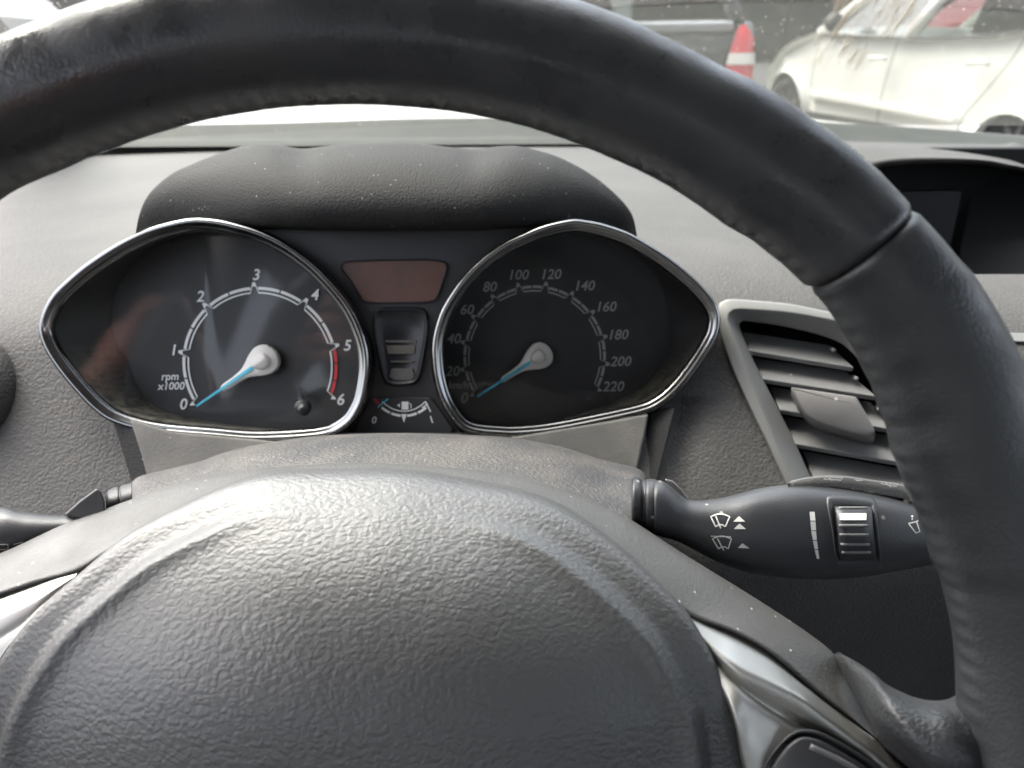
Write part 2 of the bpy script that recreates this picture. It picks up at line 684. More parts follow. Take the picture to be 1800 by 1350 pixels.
def arch(cx, cz, r, a0, a1, n=12):
    return [(cx + r * math.cos(R(a0 + (a1 - a0) * i / n)), cz + r * math.sin(R(a0 + (a1 - a0) * i / n))) for i in range(n + 1)]


def wheel_at(parent, P, C, rad):
    W = Vector((P(0, 0, 1) - P(0, 0, 0)))
    ty = mesh('wheel', *lathe(C, W, [(rad * 0.62, 0.0), (rad * 0.7, -0.02), (rad * 0.95, -0.02), (rad, 0.02), (rad, 0.17), (rad * 0.95, 0.2), (rad * 0.6, 0.2)], 36, CH), M['rubber'], parent)
    m2 = MB()
    for k in range(7):
        a = 2 * math.pi * k / 7
        pl = Plane(C, W, CH)
        p = [pl.pt(math.cos(a + d) * r, math.sin(a + d) * r, -0.004) for r, d in ((rad * .12, -.5), (rad * .62, -.12), (rad * .62, .12), (rad * .12, .5))]
        m2.add(prism(p, W * 0.02))
    m2.build('rim', M['alloy'], ty, bevel=0.004)


# ---- white car
wc = empty('parked_car', cpt(0.5, 0, 0.87), 'white parked car seen from its left side, right of the steering wheel rim', 'car')
low = [(-1.45, 0.25), (-1.05, 0.22)] + arch(-0.72, 0.16, 0.34, 175, 5) + [(-0.3, 0.22), (0.6, 0.22), (1.72, 0.22)] + arch(2.11, 0.28, 0.36, 195, -15)[0:13] + \
      [(2.50, 0.24), (2.62, 0.3), (2.63, 0.5), (2.55, 0.66), (2.36, 0.80), (2.1, 0.92), (1.72, 1.01), (1.4, 1.0), (0.6, 0.965), (-0.45, 0.985), (-0.62, 1.02), (-1.3, 1.06), (-1.55, 1.0), (-1.6, 0.6)]
rings = []
for w, sc_, zz in ((0.07, 0.0, 0.0), (0.0, 0.015, 0.0), (0.0, 0.05, 0), (0.05, 0.9, 0.02), (1.65, 0.9, 0.02), (1.72, 0.05, 0), (1.72, 0.015, 0), (1.65, 0, 0)):
    pass
cxs = sum(p[0] for p in low) / len(low)


def car_ring(w, ins, pinch):
    out = []
    for s, z in low:
        t = max(0, (s - 1.9) / 0.75)
        zz = z
        s2 = s - ins * (1 if s > cxs else -1) * 0.5
        if z > 0.9:
            zz = z - ins * 0.4
        bul = 0.05 * (1 - ((z - 0.6) / 0.45) ** 2)
        wo = w + (pinch * 0.14 * t * t) - (bul * pinch)
        out.append(cpt(s2, zz, wo))
    return out


vf = loft([car_ring(0.06, 0.08, 1), car_ring(0.015, 0.03, 1), car_ring(0.0, 0.0, 1), car_ring(0.25, -0.06, 1), car_ring(0.87, -0.12, 0), car_ring(1.5, -0.06, -1), car_ring(1.74, 0, -1), car_ring(1.70, 0.06, -1)], True, True, True)
body = mesh('body', *vf, M['carwhite'], wc, bevel=0.02)
# side crease and lower sill moulding
mb = MB()
mb.add(prism([cpt(1.66, 0.50, -0.045), cpt(1.66, 0.44, -0.05), cpt(-0.25, 0.38, -0.05), cpt(-0.25, 0.44, -0.045)], CW * 0.03))
mb.build('side_moulding', M['carwhite'], wc, bevel=0.012)
mesh('sill', *prism([cpt(1.70, 0.30, -0.015), cpt(1.68, 0.2, 0), cpt(-0.3, 0.2, 0), cpt(-0.32, 0.30, -0.015)], CW * 0.05), M['plasticgrey'], wc, bevel=0.01)


def seam(pts):
    A = [cpt(s - 0.006, z, -0.052 + 0.05 * ((z - 0.6) / 0.45) ** 2) for s, z in pts]
    B = [cpt(s + 0.006, z, -0.052 + 0.05 * ((z - 0.6) / 0.45) ** 2) for s, z in pts]
    return loft([A, B], False)


for sp_ in ([(0.56, 0.97), (0.57, 0.75), (0.60, 0.5), (0.62, 0.26)], [(-0.66, 0.99), (-0.60, 0.82), (-0.45, 0.6), (-0.31, 0.42), (-0.28, 0.28)], [(1.62, 0.98), (1.62, 0.7), (1.60, 0.4), (1.60, 0.26)]):
    mesh('door_seam', *seam(smooth(sp_, 20)), M['plasticgrey'], wc)
for s in (0.71, -0.36):
    mb = MB()
    mb.add(tube(smooth([cpt(s + 0.09, 0.80, -0.055), cpt(s + 0.07, 0.81, -0.085), cpt(s - 0.07, 0.815, -0.085), cpt(s - 0.09, 0.805, -0.055)], 14), 0.016, 10))
    mb.build('door_handle', M['carwhite'], wc)
# greenhouse
mesh('pillar', *tube([cpt(1.72, 1.0, 0.04), cpt(1.3, 1.26, 0.13), cpt(0.85, 1.47, 0.2)], 0.045, 10), M['carwhite'], wc)
mesh('pillar', *tube([cpt(1.72, 1.0, 1.64), cpt(1.3, 1.26, 1.57), cpt(0.85, 1.47, 1.5)], 0.045, 10), M['carwhite'], wc)
mesh('pillar', *tube([cpt(0.50, 0.96, 0.02), cpt(0.36, 1.2, 0.1), cpt(0.22, 1.48, 0.2)], 0.05, 10), M['carwhite'], wc)
mesh('pillar', *tube([cpt(0.50, 0.96, 1.68), cpt(0.36, 1.2, 1.6), cpt(0.22, 1.48, 1.5)], 0.05, 10), M['carwhite'], wc)
mesh('pillar', *tube([cpt(-0.75, 1.02, 0.02), cpt(-0.9, 1.3, 0.12), cpt(-0.8, 1.48, 0.2)], 0.09, 10), M['carwhite'], wc)
mesh('pillar', *tube([cpt(-0.75, 1.02, 1.68), cpt(-0.9, 1.3, 1.58), cpt(-0.8, 1.48, 1.5)], 0.09, 10), M['carwhite'], wc)
mesh('roof', *prism([cpt(0.95, 1.46, 0.18), cpt(0.95, 1.46, 1.52), cpt(-1.3, 1.48, 1.52), cpt(-1.3, 1.48, 0.18)], (0, 0, 0.06)), M['carwhite'], wc, bevel=0.03)
for ww, sg in ((0.035, 1), (1.665, -1)):
    mesh('side_window', [cpt(1.5, 1.0, ww), cpt(0.52, 0.97, ww), cpt(0.26, 1.45, ww + sg * .16), cpt(0.9, 1.45, ww + sg * .16)], [(0, 1, 2, 3)], M['carglass'], wc, smooth_=False)
    mesh('side_window', [cpt(0.44, 0.97, ww), cpt(-0.68, 1.0, ww), cpt(-0.78, 1.4, ww + sg * .14), cpt(0.18, 1.45, ww + sg * .16)], [(0, 1, 2, 3)], M['carglass'], wc, smooth_=False)
mesh('window_trim', *tube([cpt(1.6, 0.985, 0.0), cpt(1.0, 0.975, -0.004), cpt(0.5, 0.965, -0.006), cpt(-0.4, 0.985, -0.004), cpt(-0.62, 1.02, 0)], 0.012, 8), M['plasticgrey'], wc)
mesh('wing_mirror', *lathe(cpt(1.28, 1.09, -0.14), CH, [(0.01, -0.07), (0.06, -0.06), (0.085, 0.0), (0.06, 0.06), (0.01, 0.075)], 20), M['plasticgrey'], wc)
wheel_at(wc, cpt, cpt(2.11, 0.3, 0.03), 0.30)
wheel_at(wc, cpt, cpt(-0.72, 0.28, 0.05), 0.28)
mesh('seat', *prism([cpt(0.25, 0.6, 0.25), cpt(0.05, 1.28, 0.25), cpt(-0.05, 1.28, 0.25), cpt(0.1, 0.6, 0.25)], CW * 0.5), M['cabin'], wc, bevel=0.04)

# ---- grey car ahead with tail lamp
gx, gy = 1.62, 5.35
gc = empty('parked_car', (gx - 0.8, gy + 1.5, 0), 'dark grey parked car with tall red tail lamp, seen from behind over the rim', 'car')


def gp(x, y, z):                                        # x leftwards from the right flank, y forward from the tail
    return Vector((gx + 0.05 - x, gy + y, z))


def gprof(x, ins):
    P = [(0.12 + ins, 0.30), (0.04 + ins, 0.42), (0.02 + ins, 0.68), (0.10 + ins, 0.74), (0.12 + ins, 1.02), (0.20 + ins, 1.09), (0.30, 1.10), (1.2, 1.06), (2.9, 1.02), (3.0, 0.9), (4.0, 0.8), (4.15, 0.5), (4.1, 0.28)]
    return [gp(x, y, z) for y, z in P]


mesh('body', *loft([gprof(0.10, 0.14), gprof(0.02, 0.06), gprof(0.0, 0.03), gprof(0.3, 0), gprof(1.4, 0), gprof(1.7, 0.03), gprof(1.66, 0.12)], True, True, True), M['cargrey'], gc, bevel=0.03)
mesh('tailgate_ledge', *prism([gp(0.16, 0.11, 1.035), gp(0.16, 0.08, 1.10), gp(1.54, 0.08, 1.10), gp(1.54, 0.11, 1.035)], (0, 0.12, 0.01)), M['ledge_sky_sheen'], gc, bevel=0.02)
gl = mesh('tail_lamp', *loft([[gp(x, y, z) for x, y, z in L_] for L_ in (
    [(0.0, 0.22, 0.70), (0.0, 0.26, 0.85), (0.0, 0.28, 1.0), (0.03, 0.24, 1.08)],
    [(0.01, 0.05, 0.69), (0.01, 0.08, 0.85), (0.02, 0.10, 1.0), (0.07, 0.14, 1.085)],
    [(0.08, 0.02, 0.69), (0.09, 0.05, 0.85), (0.10, 0.08, 0.98), (0.10, 0.13, 1.08)],
    [(0.20, 0.05, 0.68), (0.19, 0.09, 0.85), (0.16, 0.11, 0.97), (0.12, 0.15, 1.06)])], False), M['lampred'], gc)
mesh('reversing_lamp', *loft([[gp(x, y, z) for x, y, z in L_] for L_ in (
    [(-0.004, 0.22, 0.84), (-0.004, 0.24, 0.91)], [(0.005, 0.06, 0.84), (0.008, 0.075, 0.91)],
    [(0.08, 0.035, 0.84), (0.085, 0.055, 0.91)], [(0.195, 0.07, 0.84), (0.18, 0.085, 0.91)])], False), M['lampwhite'], gl)
mesh('rear_window', [gp(0.2, 0.2, 1.12), gp(1.5, 0.2, 1.12), gp(1.4, 0.5, 1.5), gp(0.3, 0.5, 1.5)], [(0, 1, 2, 3)], M['carglass'], gc, smooth_=False)
mesh('pillar', *tube([gp(0.12, 0.2, 1.09), gp(0.24, 0.52, 1.5)], 0.06, 10), M['cargrey'], gc)
mesh('pillar', *tube([gp(1.58, 0.2, 1.09), gp(1.46, 0.52, 1.5)], 0.06, 10), M['cargrey'], gc)
mesh('roof', *prism([gp(0.2, 0.5, 1.5), gp(1.5, 0.5, 1.5), gp(1.45, 2.6, 1.5), gp(0.25, 2.6, 1.5)], (0, 0, 0.06)), M['cargrey'], gc, bevel=0.03)
mesh('bumper', *prism([gp(-0.01, 0.0, 0.36), gp(-0.01, 0.0, 0.62), gp(1.71, 0.0, 0.62), gp(1.71, 0.0, 0.36)], (0, 0.3, 0)), M['plasticgrey'], gc, bevel=0.04)

# ---- second white car, further ahead, only its rear corner shows
hx, hy = 0.95, 9.6
hc = empty('parked_car', (hx, hy + 2, 0), 'distant white parked car, only its pale corner showing beside the grey car', 'car')
mb = MB()
prof = [(0.0, 0.35), (0.0, 0.8), (0.12, 1.0), (0.25, 1.45), (0.6, 1.55), (2.6, 1.5), (3.2, 1.0), (4.1, 0.85), (4.2, 0.35)]
mb.add(loft([[Vector((hx + 0.55 + dx, hy + y + i, z - i * 0.3)) for y, z in prof] for dx, i in ((0, .1), (-.04, .02), (-.4, 0), (-1.5, 0), (-1.66, .02), (-1.7, .1))], True, True, True))
mb.build('body', M['carwhite'], hc, bevel=0.04)
mesh('rear_window', *prism([(hx + 0.35, hy + 0.10, 1.05), (hx - 0.95, hy + 0.10, 1.05), (hx - 0.85, hy + 0.2, 1.42), (hx + 0.25, hy + 0.2, 1.42)], (0, 0.03, 0)), M['carglass'], hc)
mesh('tail_lamp', *prism([(hx + 0.5, hy - 0.01, 0.75), (hx + 0.5, hy + 0.06, 1.0), (hx + 0.36, hy + 0.06, 1.0), (hx + 0.36, hy - 0.01, 0.75)], (0, 0.05, 0)), M['lampred'], hc, bevel=0.02)

# ---- red car beyond, seen through the white car's windows
rc = empty('parked_car', (9.0, 14.5, 0), 'red car beyond the white car, glimpsed through its rear side window', 'car')
prof = [(0, 0.35), (-0.05, 0.8), (0.3, 1.0), (0.9, 1.12), (1.6, 1.55), (3.0, 1.55), (3.6, 1.1), (4.2, 1.0), (4.3, 0.35)]
mesh('body', *loft([[Vector((7.0 + s + (i if s < 2 else -i), 14.0 + dy, z - i * 0.2)) for s, z in prof] for dy, i in ((0, .12), (.05, .02), (.4, 0), (1.3, 0), (1.65, .02), (1.7, .12))], True, True, True), M['carred'], rc, bevel=0.05)
mesh('side_window', *prism([(8.0, 13.99, 1.12), (8.6, 13.99, 1.46), (9.9, 13.99, 1.46), (10.4, 13.99, 1.12)], (0, 0.03, 0)), M['carglass'], rc)

# ---- white van at far left
vx, vy = -9.6, 10.0
vc = empty('parked_van', (vx, vy + 1, 0), 'tall white van parked far to the left, above the rim', 'van')
prof = [(0, 0.4), (0.0, 1.0), (0.25, 1.25), (1.2, 1.35), (1.9, 2.1), (2.3, 2.2), (5.4, 2.2), (5.5, 0.4)]
mesh('body', *loft([[Vector((vx + 4.5 - s, vy + dy, z)) for s, z in prof] for dy in (0, 0.08, 1.7, 1.8)], True, True, True), M['carwhite'], vc, bevel=0.06)
mesh('side_window', *prism([(vx + 3.2, vy - 0.01, 1.4), (vx + 2.65, vy - 0.01, 2.0), (vx + 1.6, vy - 0.01, 2.0), (vx + 1.6, vy - 0.01, 1.4)], (0, 0.03, 0)), M['carglass'], vc)
for k, s in enumerate((3.5, 0.2)):
    mesh('wheel', *lathe((vx + s, vy - 0.02, 0.34), (0, 1, 0), [(0.2, 0), (0.33, 0), (0.34, 0.03), (0.34, 0.2), (0.2, 0.2)], 24), M['rubber'], vc)

# ---- own bonnet
rowsb = []
crown = ((-0.74, -0.05), (-0.55, -0.004), (-0.30, 0.0), (0.0, 0.0), (0.26, -0.016), (0.52, -0.040), (0.76, -0.066), (1.0, -0.092), (1.14, -0.12), (1.22, -0.2))
for y, z in ((1.10, 0.925), (1.25, 0.950), (1.5, 0.960), (1.75, 0.940), (1.95, 0.88), (2.06, 0.75), (2.08, 0.6)):
    rowsb.append([(x, y - 0.18 * (abs(x - 0.24) / 0.95) ** 2.5, z + c_) for x, c_ in crown])
vf = rows(rowsb, 60, 40)
o = mesh('car_bonnet', *vf, M['carwhite'], label='white car bonnet just beyond the foot of the windscreen', cat='bonnet')
o.modifiers.new('s', 'SOLIDIFY').thickness = 0.01

# ------------------------------------------------------------------ cabin shell round the camera
XC = 0.26
cb = empty('car_cabin', (XC, -0.6, 0.3), 'pale roof lining, pillars and doors enclosing the driver', 'car cabin')
rf = []
for y, z in ((0.32, 1.435), (0.2, 1.455), (-0.4, 1.48), (-1.0, 1.47), (-1.75, 1.38)):
    rf.append([(XC + x, y, z - 0.07 * (abs(x) / 0.70) ** 3) for x in (-0.70, -0.5, -0.2, 0, 0.2, 0.5, 0.70)])
o = mesh('roof', *rows(rf, 30, 30), M['headliner'], cb)
o.modifiers.new('s', 'SOLIDIFY').thickness = -0.03
for sx in (-1, 1):
    mesh('pillar', *tube([(XC + sx * 0.86, 1.06, 0.95), (XC + sx * 0.80, 0.7, 1.2), (XC + sx * 0.70, 0.32, 1.40)], 0.035, 12), M['cabin'], cb)
    mesh('pillar', *tube([(XC + sx * 0.84, -0.42, 0.9), (XC + sx * 0.70, -0.5, 1.40)], 0.05, 12), M['cabin'], cb)
    mesh('pillar', *tube([(XC + sx * 0.84, -1.7, 0.9), (XC + sx * 0.74, -1.95, 1.36)], 0.06, 12), M['cabin'], cb)
    mb = MB()
    mb.box((XC + sx * 0.86 - 0.03, -1.9, 0.2), (XC + sx * 0.86 + 0.03, 1.02, 0.90))
    mb.box((XC + sx * 0.83 - 0.03, -1.9, 0.905), (XC + sx * 0.83 + 0.03, -1.15, 1.30))  # unseen filler across the rear side window, added to darken the dial reflections
    mb.build('door_and_rear_blocker', M['cabin'], cb, bevel=0.015)
mb = MB()
mb.box((XC - 0.86, -1.95, 0.18), (XC + 0.86, 1.04, 0.22))
mb.build('floor', M['cabin'], cb)
mb = MB()
mb.box((XC - 0.86, -2.0, 0.2), (XC + 0.86, -1.9, 1.12))  # raised to narrow the unseen rear window and darken reflections
mb.build('rear_panel', M['cabin'], cb)
mb = MB()
mb.box((XC - 0.86, 1.045, 0.18), (XC + 0.86, 1.085, 0.925))
mb.build('firewall', M['dark'], cb)
mb = MB()
for cx in (0.0, 0.72):
    st = empty('front_seat', (cx - 0.04, -0.55, 0.3), 'dark cloth driver seat behind the steering wheel' if cx == 0 else 'dark cloth passenger seat beside the driver seat', 'car seat')
    b1 = MB()
    b1.box((cx - 0.28, -0.72, 0.32), (cx + 0.20, -0.2, 0.52))
    b1.build('seat_cushion', M['cabin'], st, bevel=0.05, segs=4)
    b2 = MB()
    b2.add(prism([(cx - 0.28, -0.62, 0.5), (cx + 0.20, -0.62, 0.5), (cx + 0.16, -0.85, 0.96), (cx - 0.24, -0.85, 0.96)], (0, -0.13, 0)))
    b2.build('backrest', M['cabin'], st, bevel=0.04, segs=4)
    b3 = MB()
    b3.box((cx - 0.13, -1.0, 0.99), (cx + 0.05, -0.92, 1.1))
    b3.build('headrest', M['cabin'], st, bevel=0.03, segs=4)

# windscreen
WB, WT = [], []
N_ = 24
for i in range(N_ + 1):
    t = -1 + 2 * i / N_
    WB.append(Vector((XC + 0.86 * t, 1.075 - 0.10 * t * t, 0.955 - 0.01 * t * t)))
    WT.append(Vector((XC + 0.70 * t, 0.34 - 0.05 * t * t, 1.435 - 0.03 * t * t)))
wr = []
for k in range(13):
    f = k / 12
    wr.append([b.lerp(t, f) + Vector((0, 0.03, 0.035)) * math.sin(math.pi * f) for b, t in zip(WB, WT)])
vfw = loft(wr, False)
ws = mesh('windscreen', *vfw, M['windshield'], label='dusty speckled windscreen glass above the dashboard', cat='windscreen')
bw = BVHTree.FromPolygons([tuple(v) for v in vfw[0]], vfw[1])


def wp(u, v, lift=-0.0015):
    q = ray(u, v).normalized()
    loc, _, _, _ = bw.ray_cast(CAM, q)
    return (loc if loc is not None else CAM + q * 0.9) + q * lift


for outline in ([(1440, 132), (1428, 90), (1452, 40), (1490, -30), (1530, -30), (1520, 20), (1528, 60), (1515, 118), (1490, 122), (1468, 108)],
                [(1515, 62), (1530, 20), (1560, -30), (1660, -30), (1640, 5), (1610, 40), (1580, 66), (1545, 68)]):
    sm = smooth(outline, 40, True)
    c = (sum(p[0] for p in sm) / 40, sum(p[1] for p in sm) / 40)
    rg = [[wp(c[0] + (p[0] - c[0]) * f, c[1] + (p[1] - c[1]) * f) for p in sm] for f in (1, 0.75, 0.5, 0.25, 0.05)]
    mesh('dried_smear', *loft(rg, True, False, True), M['smear'], ws)

# strip at the foot of the windscreen
bot = [(-260, 262), (0, 252), (250, 248), (480, 247), (700, 245), (1000, 243), (1180, 244), (1400, 247), (1484, 250), (1600, 254), (1711, 256), (1800, 259), (2080, 272)]
top = [(-260, 232), (0, 222), (250, 219), (480, 215), (700, 208), (850, 206), (1100, 207), (1400, 212), (1484, 216), (1600, 222), (1711, 230), (1800, 237), (2080, 258)]
r0 = [D(u, v + 10, 0.90) for u, v in bot]
r1 = [D(u, v, 0.92) for u, v in bot]
r2 = [D(u, v - 4, 0.945) for u, v in bot]
r3 = [D(u, v + 6, 1.00) for u, v in top]
r4 = [D(u, v + 1.5, 1.02) for u, v in top]
r5 = [D(u, v + 3, 1.06) for u, v in top]
mesh('scuttle_strip', *rows([r0, r1, r2, r3, r4, r5], 120, 40), M['seal'], label='pale grey-green plastic strip along the foot of the windscreen', cat='scuttle strip')

# ------------------------------------------------------------------ cluster planes and outlines
T20 = R(20)
NF = Vector((0, -math.cos(T20), math.sin(T20)))
FACE = Plane(D(670, 620, 0.43), NF)
RH = 0.030
LRING = [(334, 382), (281, 393), (242, 407), (198, 430), (150, 462), (121, 486), (94, 512), (77, 539), (67, 569), (68, 590), (78, 616), (96, 645), (121, 677), (150, 709), (171, 728), (192, 742), (228, 755), (281, 766), (370, 774), (450, 780), (540, 776), (585, 768), (617, 748), (633, 726), (643, 702), (650, 662), (651, 636), (647, 606), (633, 566), (613, 530), (581, 491), (546, 457), (501, 425), (457, 404), (421, 393), (380, 384)]
RRING = [(1003, 384), (953, 395), (914, 411), (888, 423), (854, 446), (829, 468), (808, 491), (788, 519), (772, 548), (761, 583), (757, 612), (758, 638), (761, 664), (770, 698), (783, 725), (800, 748), (818, 761), (840, 767), (873, 770), (909, 771), (971, 765), (1060, 748), (1131, 732), (1158, 721), (1181, 705), (1208, 677), (1238, 636), (1262, 595), (1268, 570), (1268, 557), (1263, 539), (1250, 518), (1220, 486), (1176, 450), (1140, 427), (1104, 407), (1060, 392), (1030, 386)]

# ------------------------------------------------------------------ dashboard
dash = empty('dashboard', (0.3, 0.7, 0.9), 'grey grained dashboard under the windscreen, dusty top pad and fascia', 'dashboard')
FASC = Plane(D(140, 700, 0.412), (0, -math.cos(R(42)), math.sin(R(42))))
LOWP = Plane(FASC.at(1500, 1010), (0, -math.cos(R(-15)), math.sin(R(-15))))


def smax(a, b, k):
    h = max(k - abs(a - b), 0) / k
    return max(a, b) + h * h * k * 0.25


def dash_depth(u, v):
    q = ray(u, v)
    zt = 0.95 - 0.012 * ((u - 680) / 900) ** 2
    dt = (zt - CAM.z) / q.z if q.z < -1e-3 else 9
    dt = min(dt, 1.2)
    df = (FASC.o - CAM).dot(FASC.n) / q.dot(FASC.n)
    dl = (LOWP.o - CAM).dot(LOWP.n) / q.dot(LOWP.n)
    if dl < 0:
        dl = 0
    d = smax(smax(dt, df, 0.07), dl, 0.05)
    d += 0.004 * math.exp(-((u - 1195) / 40) ** 2) * (1 if v > 700 else 0)
    # upper pad stands slightly above the lower pad, left of the cowl
    step = 385 - 0.08 * u
    if u < 300:
        d += 0.006 * (1 / (1 + math.exp(-(v - step) / 4)))
    return d


VENT_O = smooth([(1453, 547), (1387, 534), (1310, 527), (1280, 526), (1264, 534), (1262, 555), (1268, 597), (1300, 677), (1350, 783), (1390, 870), (1415, 915), (1480, 930), (1600, 925), (1730, 905), (1735, 880), (1700, 800), (1650, 690), (1600, 605), (1540, 562)], 120, True)
VENT_R = smooth([(1460, 562), (1387, 549), (1325, 544), (1294, 543), (1281, 550), (1280, 567), (1303, 627), (1333, 703), (1373, 800), (1408, 872), (1430, 900), (1485, 912), (1600, 908), (1705, 892), (1712, 872), (1680, 800), (1632, 700), (1580, 620), (1525, 577)], 120, True)
VENT_I = smooth([(1462, 596), (1383, 575), (1325, 566), (1306, 564), (1300, 568), (1301, 577), (1323, 630), (1367, 717), (1400, 783), (1436, 862), (1452, 878), (1490, 888), (1580, 886), (1650, 875), (1652, 858), (1625, 800), (1585, 735), (1540, 672), (1500, 622)], 120, True)
BIN = [(1440, 330), (1480, 312), (1533, 296), (1589, 287), (1644, 284), (1711, 286), (1756, 292), (1850, 312), (2000, 360), (2050, 420), (2040, 482), (1900, 486), (1720, 484), (1600, 486), (1480, 480), (1440, 420)]
HOLES = [shrink(smooth(LRING, 80, True), 9), shrink(smooth(RRING, 80, True), 9), shrink(VENT_O, 8), BIN,
         [(330, 400), (1030, 400), (1030, 770), (330, 770)]]
us = [-420 + 11 * i for i in range(240)]
vss = [243 + 2.2 * i for i in range(14)] + [275 + 9 * i for i in range(120)]
vs, fs, idx = [], [], {}
for j, v in enumerate(vss):
    for i, u in enumerate(us):
        idx[i, j] = len(vs)
        vs.append(D(u, v, dash_depth(u, v)))
inh = {}
for j, v in enumerate(vss):
    for i, u in enumerate(us):
        inh[i, j] = any(inside(u, v, h) for h in HOLES)
for j in range(len(vss) - 1):
    for i in range(len(us) - 1):
        q = [(i, j), (i + 1, j), (i + 1, j + 1), (i, j + 1)]
        if all(inh[k] for k in q):
            continue
        fs.append([idx[k] for k in q])
mesh('top_pad', vs, fs, M['dash'], dash)

# round side vent ring on the left edge
c = D(-107, 690, dash_depth(-107, 690) - 0.006)
vr = mesh('side_vent_ring', *lathe(c, FASC.n, [(0.0405, -0.03), (0.0385, -0.004), (0.035, 0.004), (0.0315, 0.007), (0.028, 0.006), (0.0262, 0.001), (0.025, -0.02)], 64), M['dash'], dash)
mesh('vent_disc', *lathe(c, FASC.n, [(0.024, -0.01), (0.023, 0.0), (0.004, 0.002)], 48), M['black'], vr)

# lower trim plate below the instruments
TP = [(226, 735), (300, 758), (450, 772), (680, 800), (900, 768), (1060, 742), (1141, 727), (1134, 765), (1115, 850), (1060, 890), (680, 900), (330, 890), (262, 860), (247, 800)]
TR = Plane(D(680, 800, 0.398), (0, -math.cos(R(34)), math.sin(R(34))))
mesh('lower_trim', *prism([TR.at(u, v) for u, v in TP], Vector((0, 0.03, -0.02))), M['trim'], dash, bevel=0.0015)
for a, b, c_, d_ in (((197, 738), (240, 748), (262, 850), (232, 852)), ((1142, 722), (1188, 716), (1152, 860), (1120, 850))):
    mesh('shaded_trim_gap', *prism([TR.at(*a, -0.006), TR.at(*b, -0.001), TR.at(*c_, -0.001), TR.at(*d_, -0.006)], Vector((0, 0.02, -0.01))), M['hood'], dash, bevel=0.001)  # groove side in darker cowl vinyl; its shade is put into the colour

# ------------------------------------------------------------------ instrument cluster
cl = empty('instrument_cluster', FACE.o, 'instrument cluster with two chrome-rimmed dials under a grained cowl', 'instrument cluster')
crest = [(246, 440), (241, 407), (245, 377), (263, 340), (300, 307), (335, 290), (367, 277), (417, 260), (450, 255), (475, 255), (500, 258), (533, 262), (570, 258), (620, 254), (680, 252), (740, 254), (790, 259), (833, 263), (865, 259), (890, 257), (915, 258), (945, 265), (983, 277), (1033, 303), (1077, 337), (1108, 372), (1118, 407), (1116, 440)]
inner = [(300, 450), (300, 425), (305, 408), (330, 402), (365, 398), (395, 397), (420, 397), (455, 398), (480, 399), (500, 399), (515, 400), (540, 401), (575, 401), (625, 402), (680, 402), (735, 402), (785, 401), (825, 401), (850, 400), (870, 399), (890, 398), (915, 397), (945, 397), (985, 398), (1020, 402), (1050, 410), (1058, 425), (1058, 450)]


def hood_row(f, dep, dv=0, sharp=1.0):
    out = []
    for (u, v), (a, b) in zip(crest, inner):
        e = abs(u - 680) / 438
        dd = dep + (0.437 - dep) * e ** 3.5
        out.append(D(u + (a - u) * f, v + (b - v) * f + dv, dd))
    return out


def hood_dent(f, dep, k):
    out = []
    for i, ((u, v), (a, b)) in enumerate(zip(crest, inner)):
        e = abs(u - 680) / 438
        dd = dep + (0.437 - dep) * e ** 3.5
        g = math.exp(-((u - 515) / 32) ** 2) + math.exp(-((u - 845) / 32) ** 2)
        out.append(D(u + (a - u) * f, v + (b - v) * f + k * g, dd))
    return out


hr = [hood_row(-0.04, 0.50, 14), hood_row(-0.01, 0.455, 3), hood_row(0.0, 0.430), hood_dent(0.08, 0.413, 3.5), hood_dent(0.22, 0.397, 3), hood_row(0.42, 0.386), hood_row(0.66, 0.381), hood_row(0.88, 0.383), hood_row(1.0, 0.391), hood_row(1.03, 0.41), hood_row(1.03, 0.44)]
mesh('cowl', *rows(hr, 200, 60), M['hood'], cl)


def ring_frame(P2):
    pts = [FACE.loc(u, v, RH) for u, v in smooth(P2, 160, True)]
    n = len(pts)
    cx = sum(p[0] for p in pts) / n
    cy = sum(p[1] for p in pts) / n
    nor = []
    for i in range(n):
        a, b = pts[i - 2], pts[(i + 2) % n]
        tx, ty = b[0] - a[0], b[1] - a[1]
        L = math.hypot(tx, ty)
        nx, ny = ty / L, -tx / L
        if nx * (pts[i][0] - cx) + ny * (pts[i][1] - cy) < 0:
            nx, ny = -nx, -ny
        nor.append((nx, ny))
    return pts, nor


def ring_loop(fr, off, h):
    return [FACE.pt(p[0] + n[0] * off, p[1] + n[1] * off, h) for p, n in zip(*fr)]


LFACE = [(196, 560), (205, 600), (224, 632), (243, 680), (272, 714), (325, 733), (370, 742), (430, 750), (520, 757), (575, 754), (600, 742), (622, 710), (630, 660), (630, 620), (615, 570), (590, 525), (550, 480), (500, 445), (450, 424), (390, 410), (335, 410), (290, 425), (240, 460), (205, 510)]
RFACE = [(1176, 560), (1174, 610), (1158, 650), (1128, 681), (1087, 703), (1040, 722), (1000, 735), (950, 746), (880, 752), (835, 748), (810, 730), (790, 700), (780, 660), (776, 620), (782, 575), (800, 530), (830, 490), (870, 455), (910, 432), (960, 415), (1010, 410), (1060, 418), (1110, 440), (1150, 480), (1168, 520)]


def by_angle(loop, c, n):
    """n points of a closed 2D loop at even polar angles"""
    pol = sorted((math.atan2(y - c[1], x - c[0]), math.hypot(x - c[0], y - c[1])) for x, y in loop)
    out = []
    for i in range(n):
        a = -math.pi + 2 * math.pi * i / n
        prev = (pol[-1][0] - 2 * math.pi, pol[-1][1])
        for q in pol + [(pol[0][0] + 2 * math.pi, pol[0][1])]:
            if q[0] >= a:
                f = (a - prev[0]) / max(q[0] - prev[0], 1e-9)
                r = prev[1] + (q[1] - prev[1]) * f
                out.append((c[0] + r * math.cos(a), c[1] + r * math.sin(a)))
                break
            prev = q
    return out


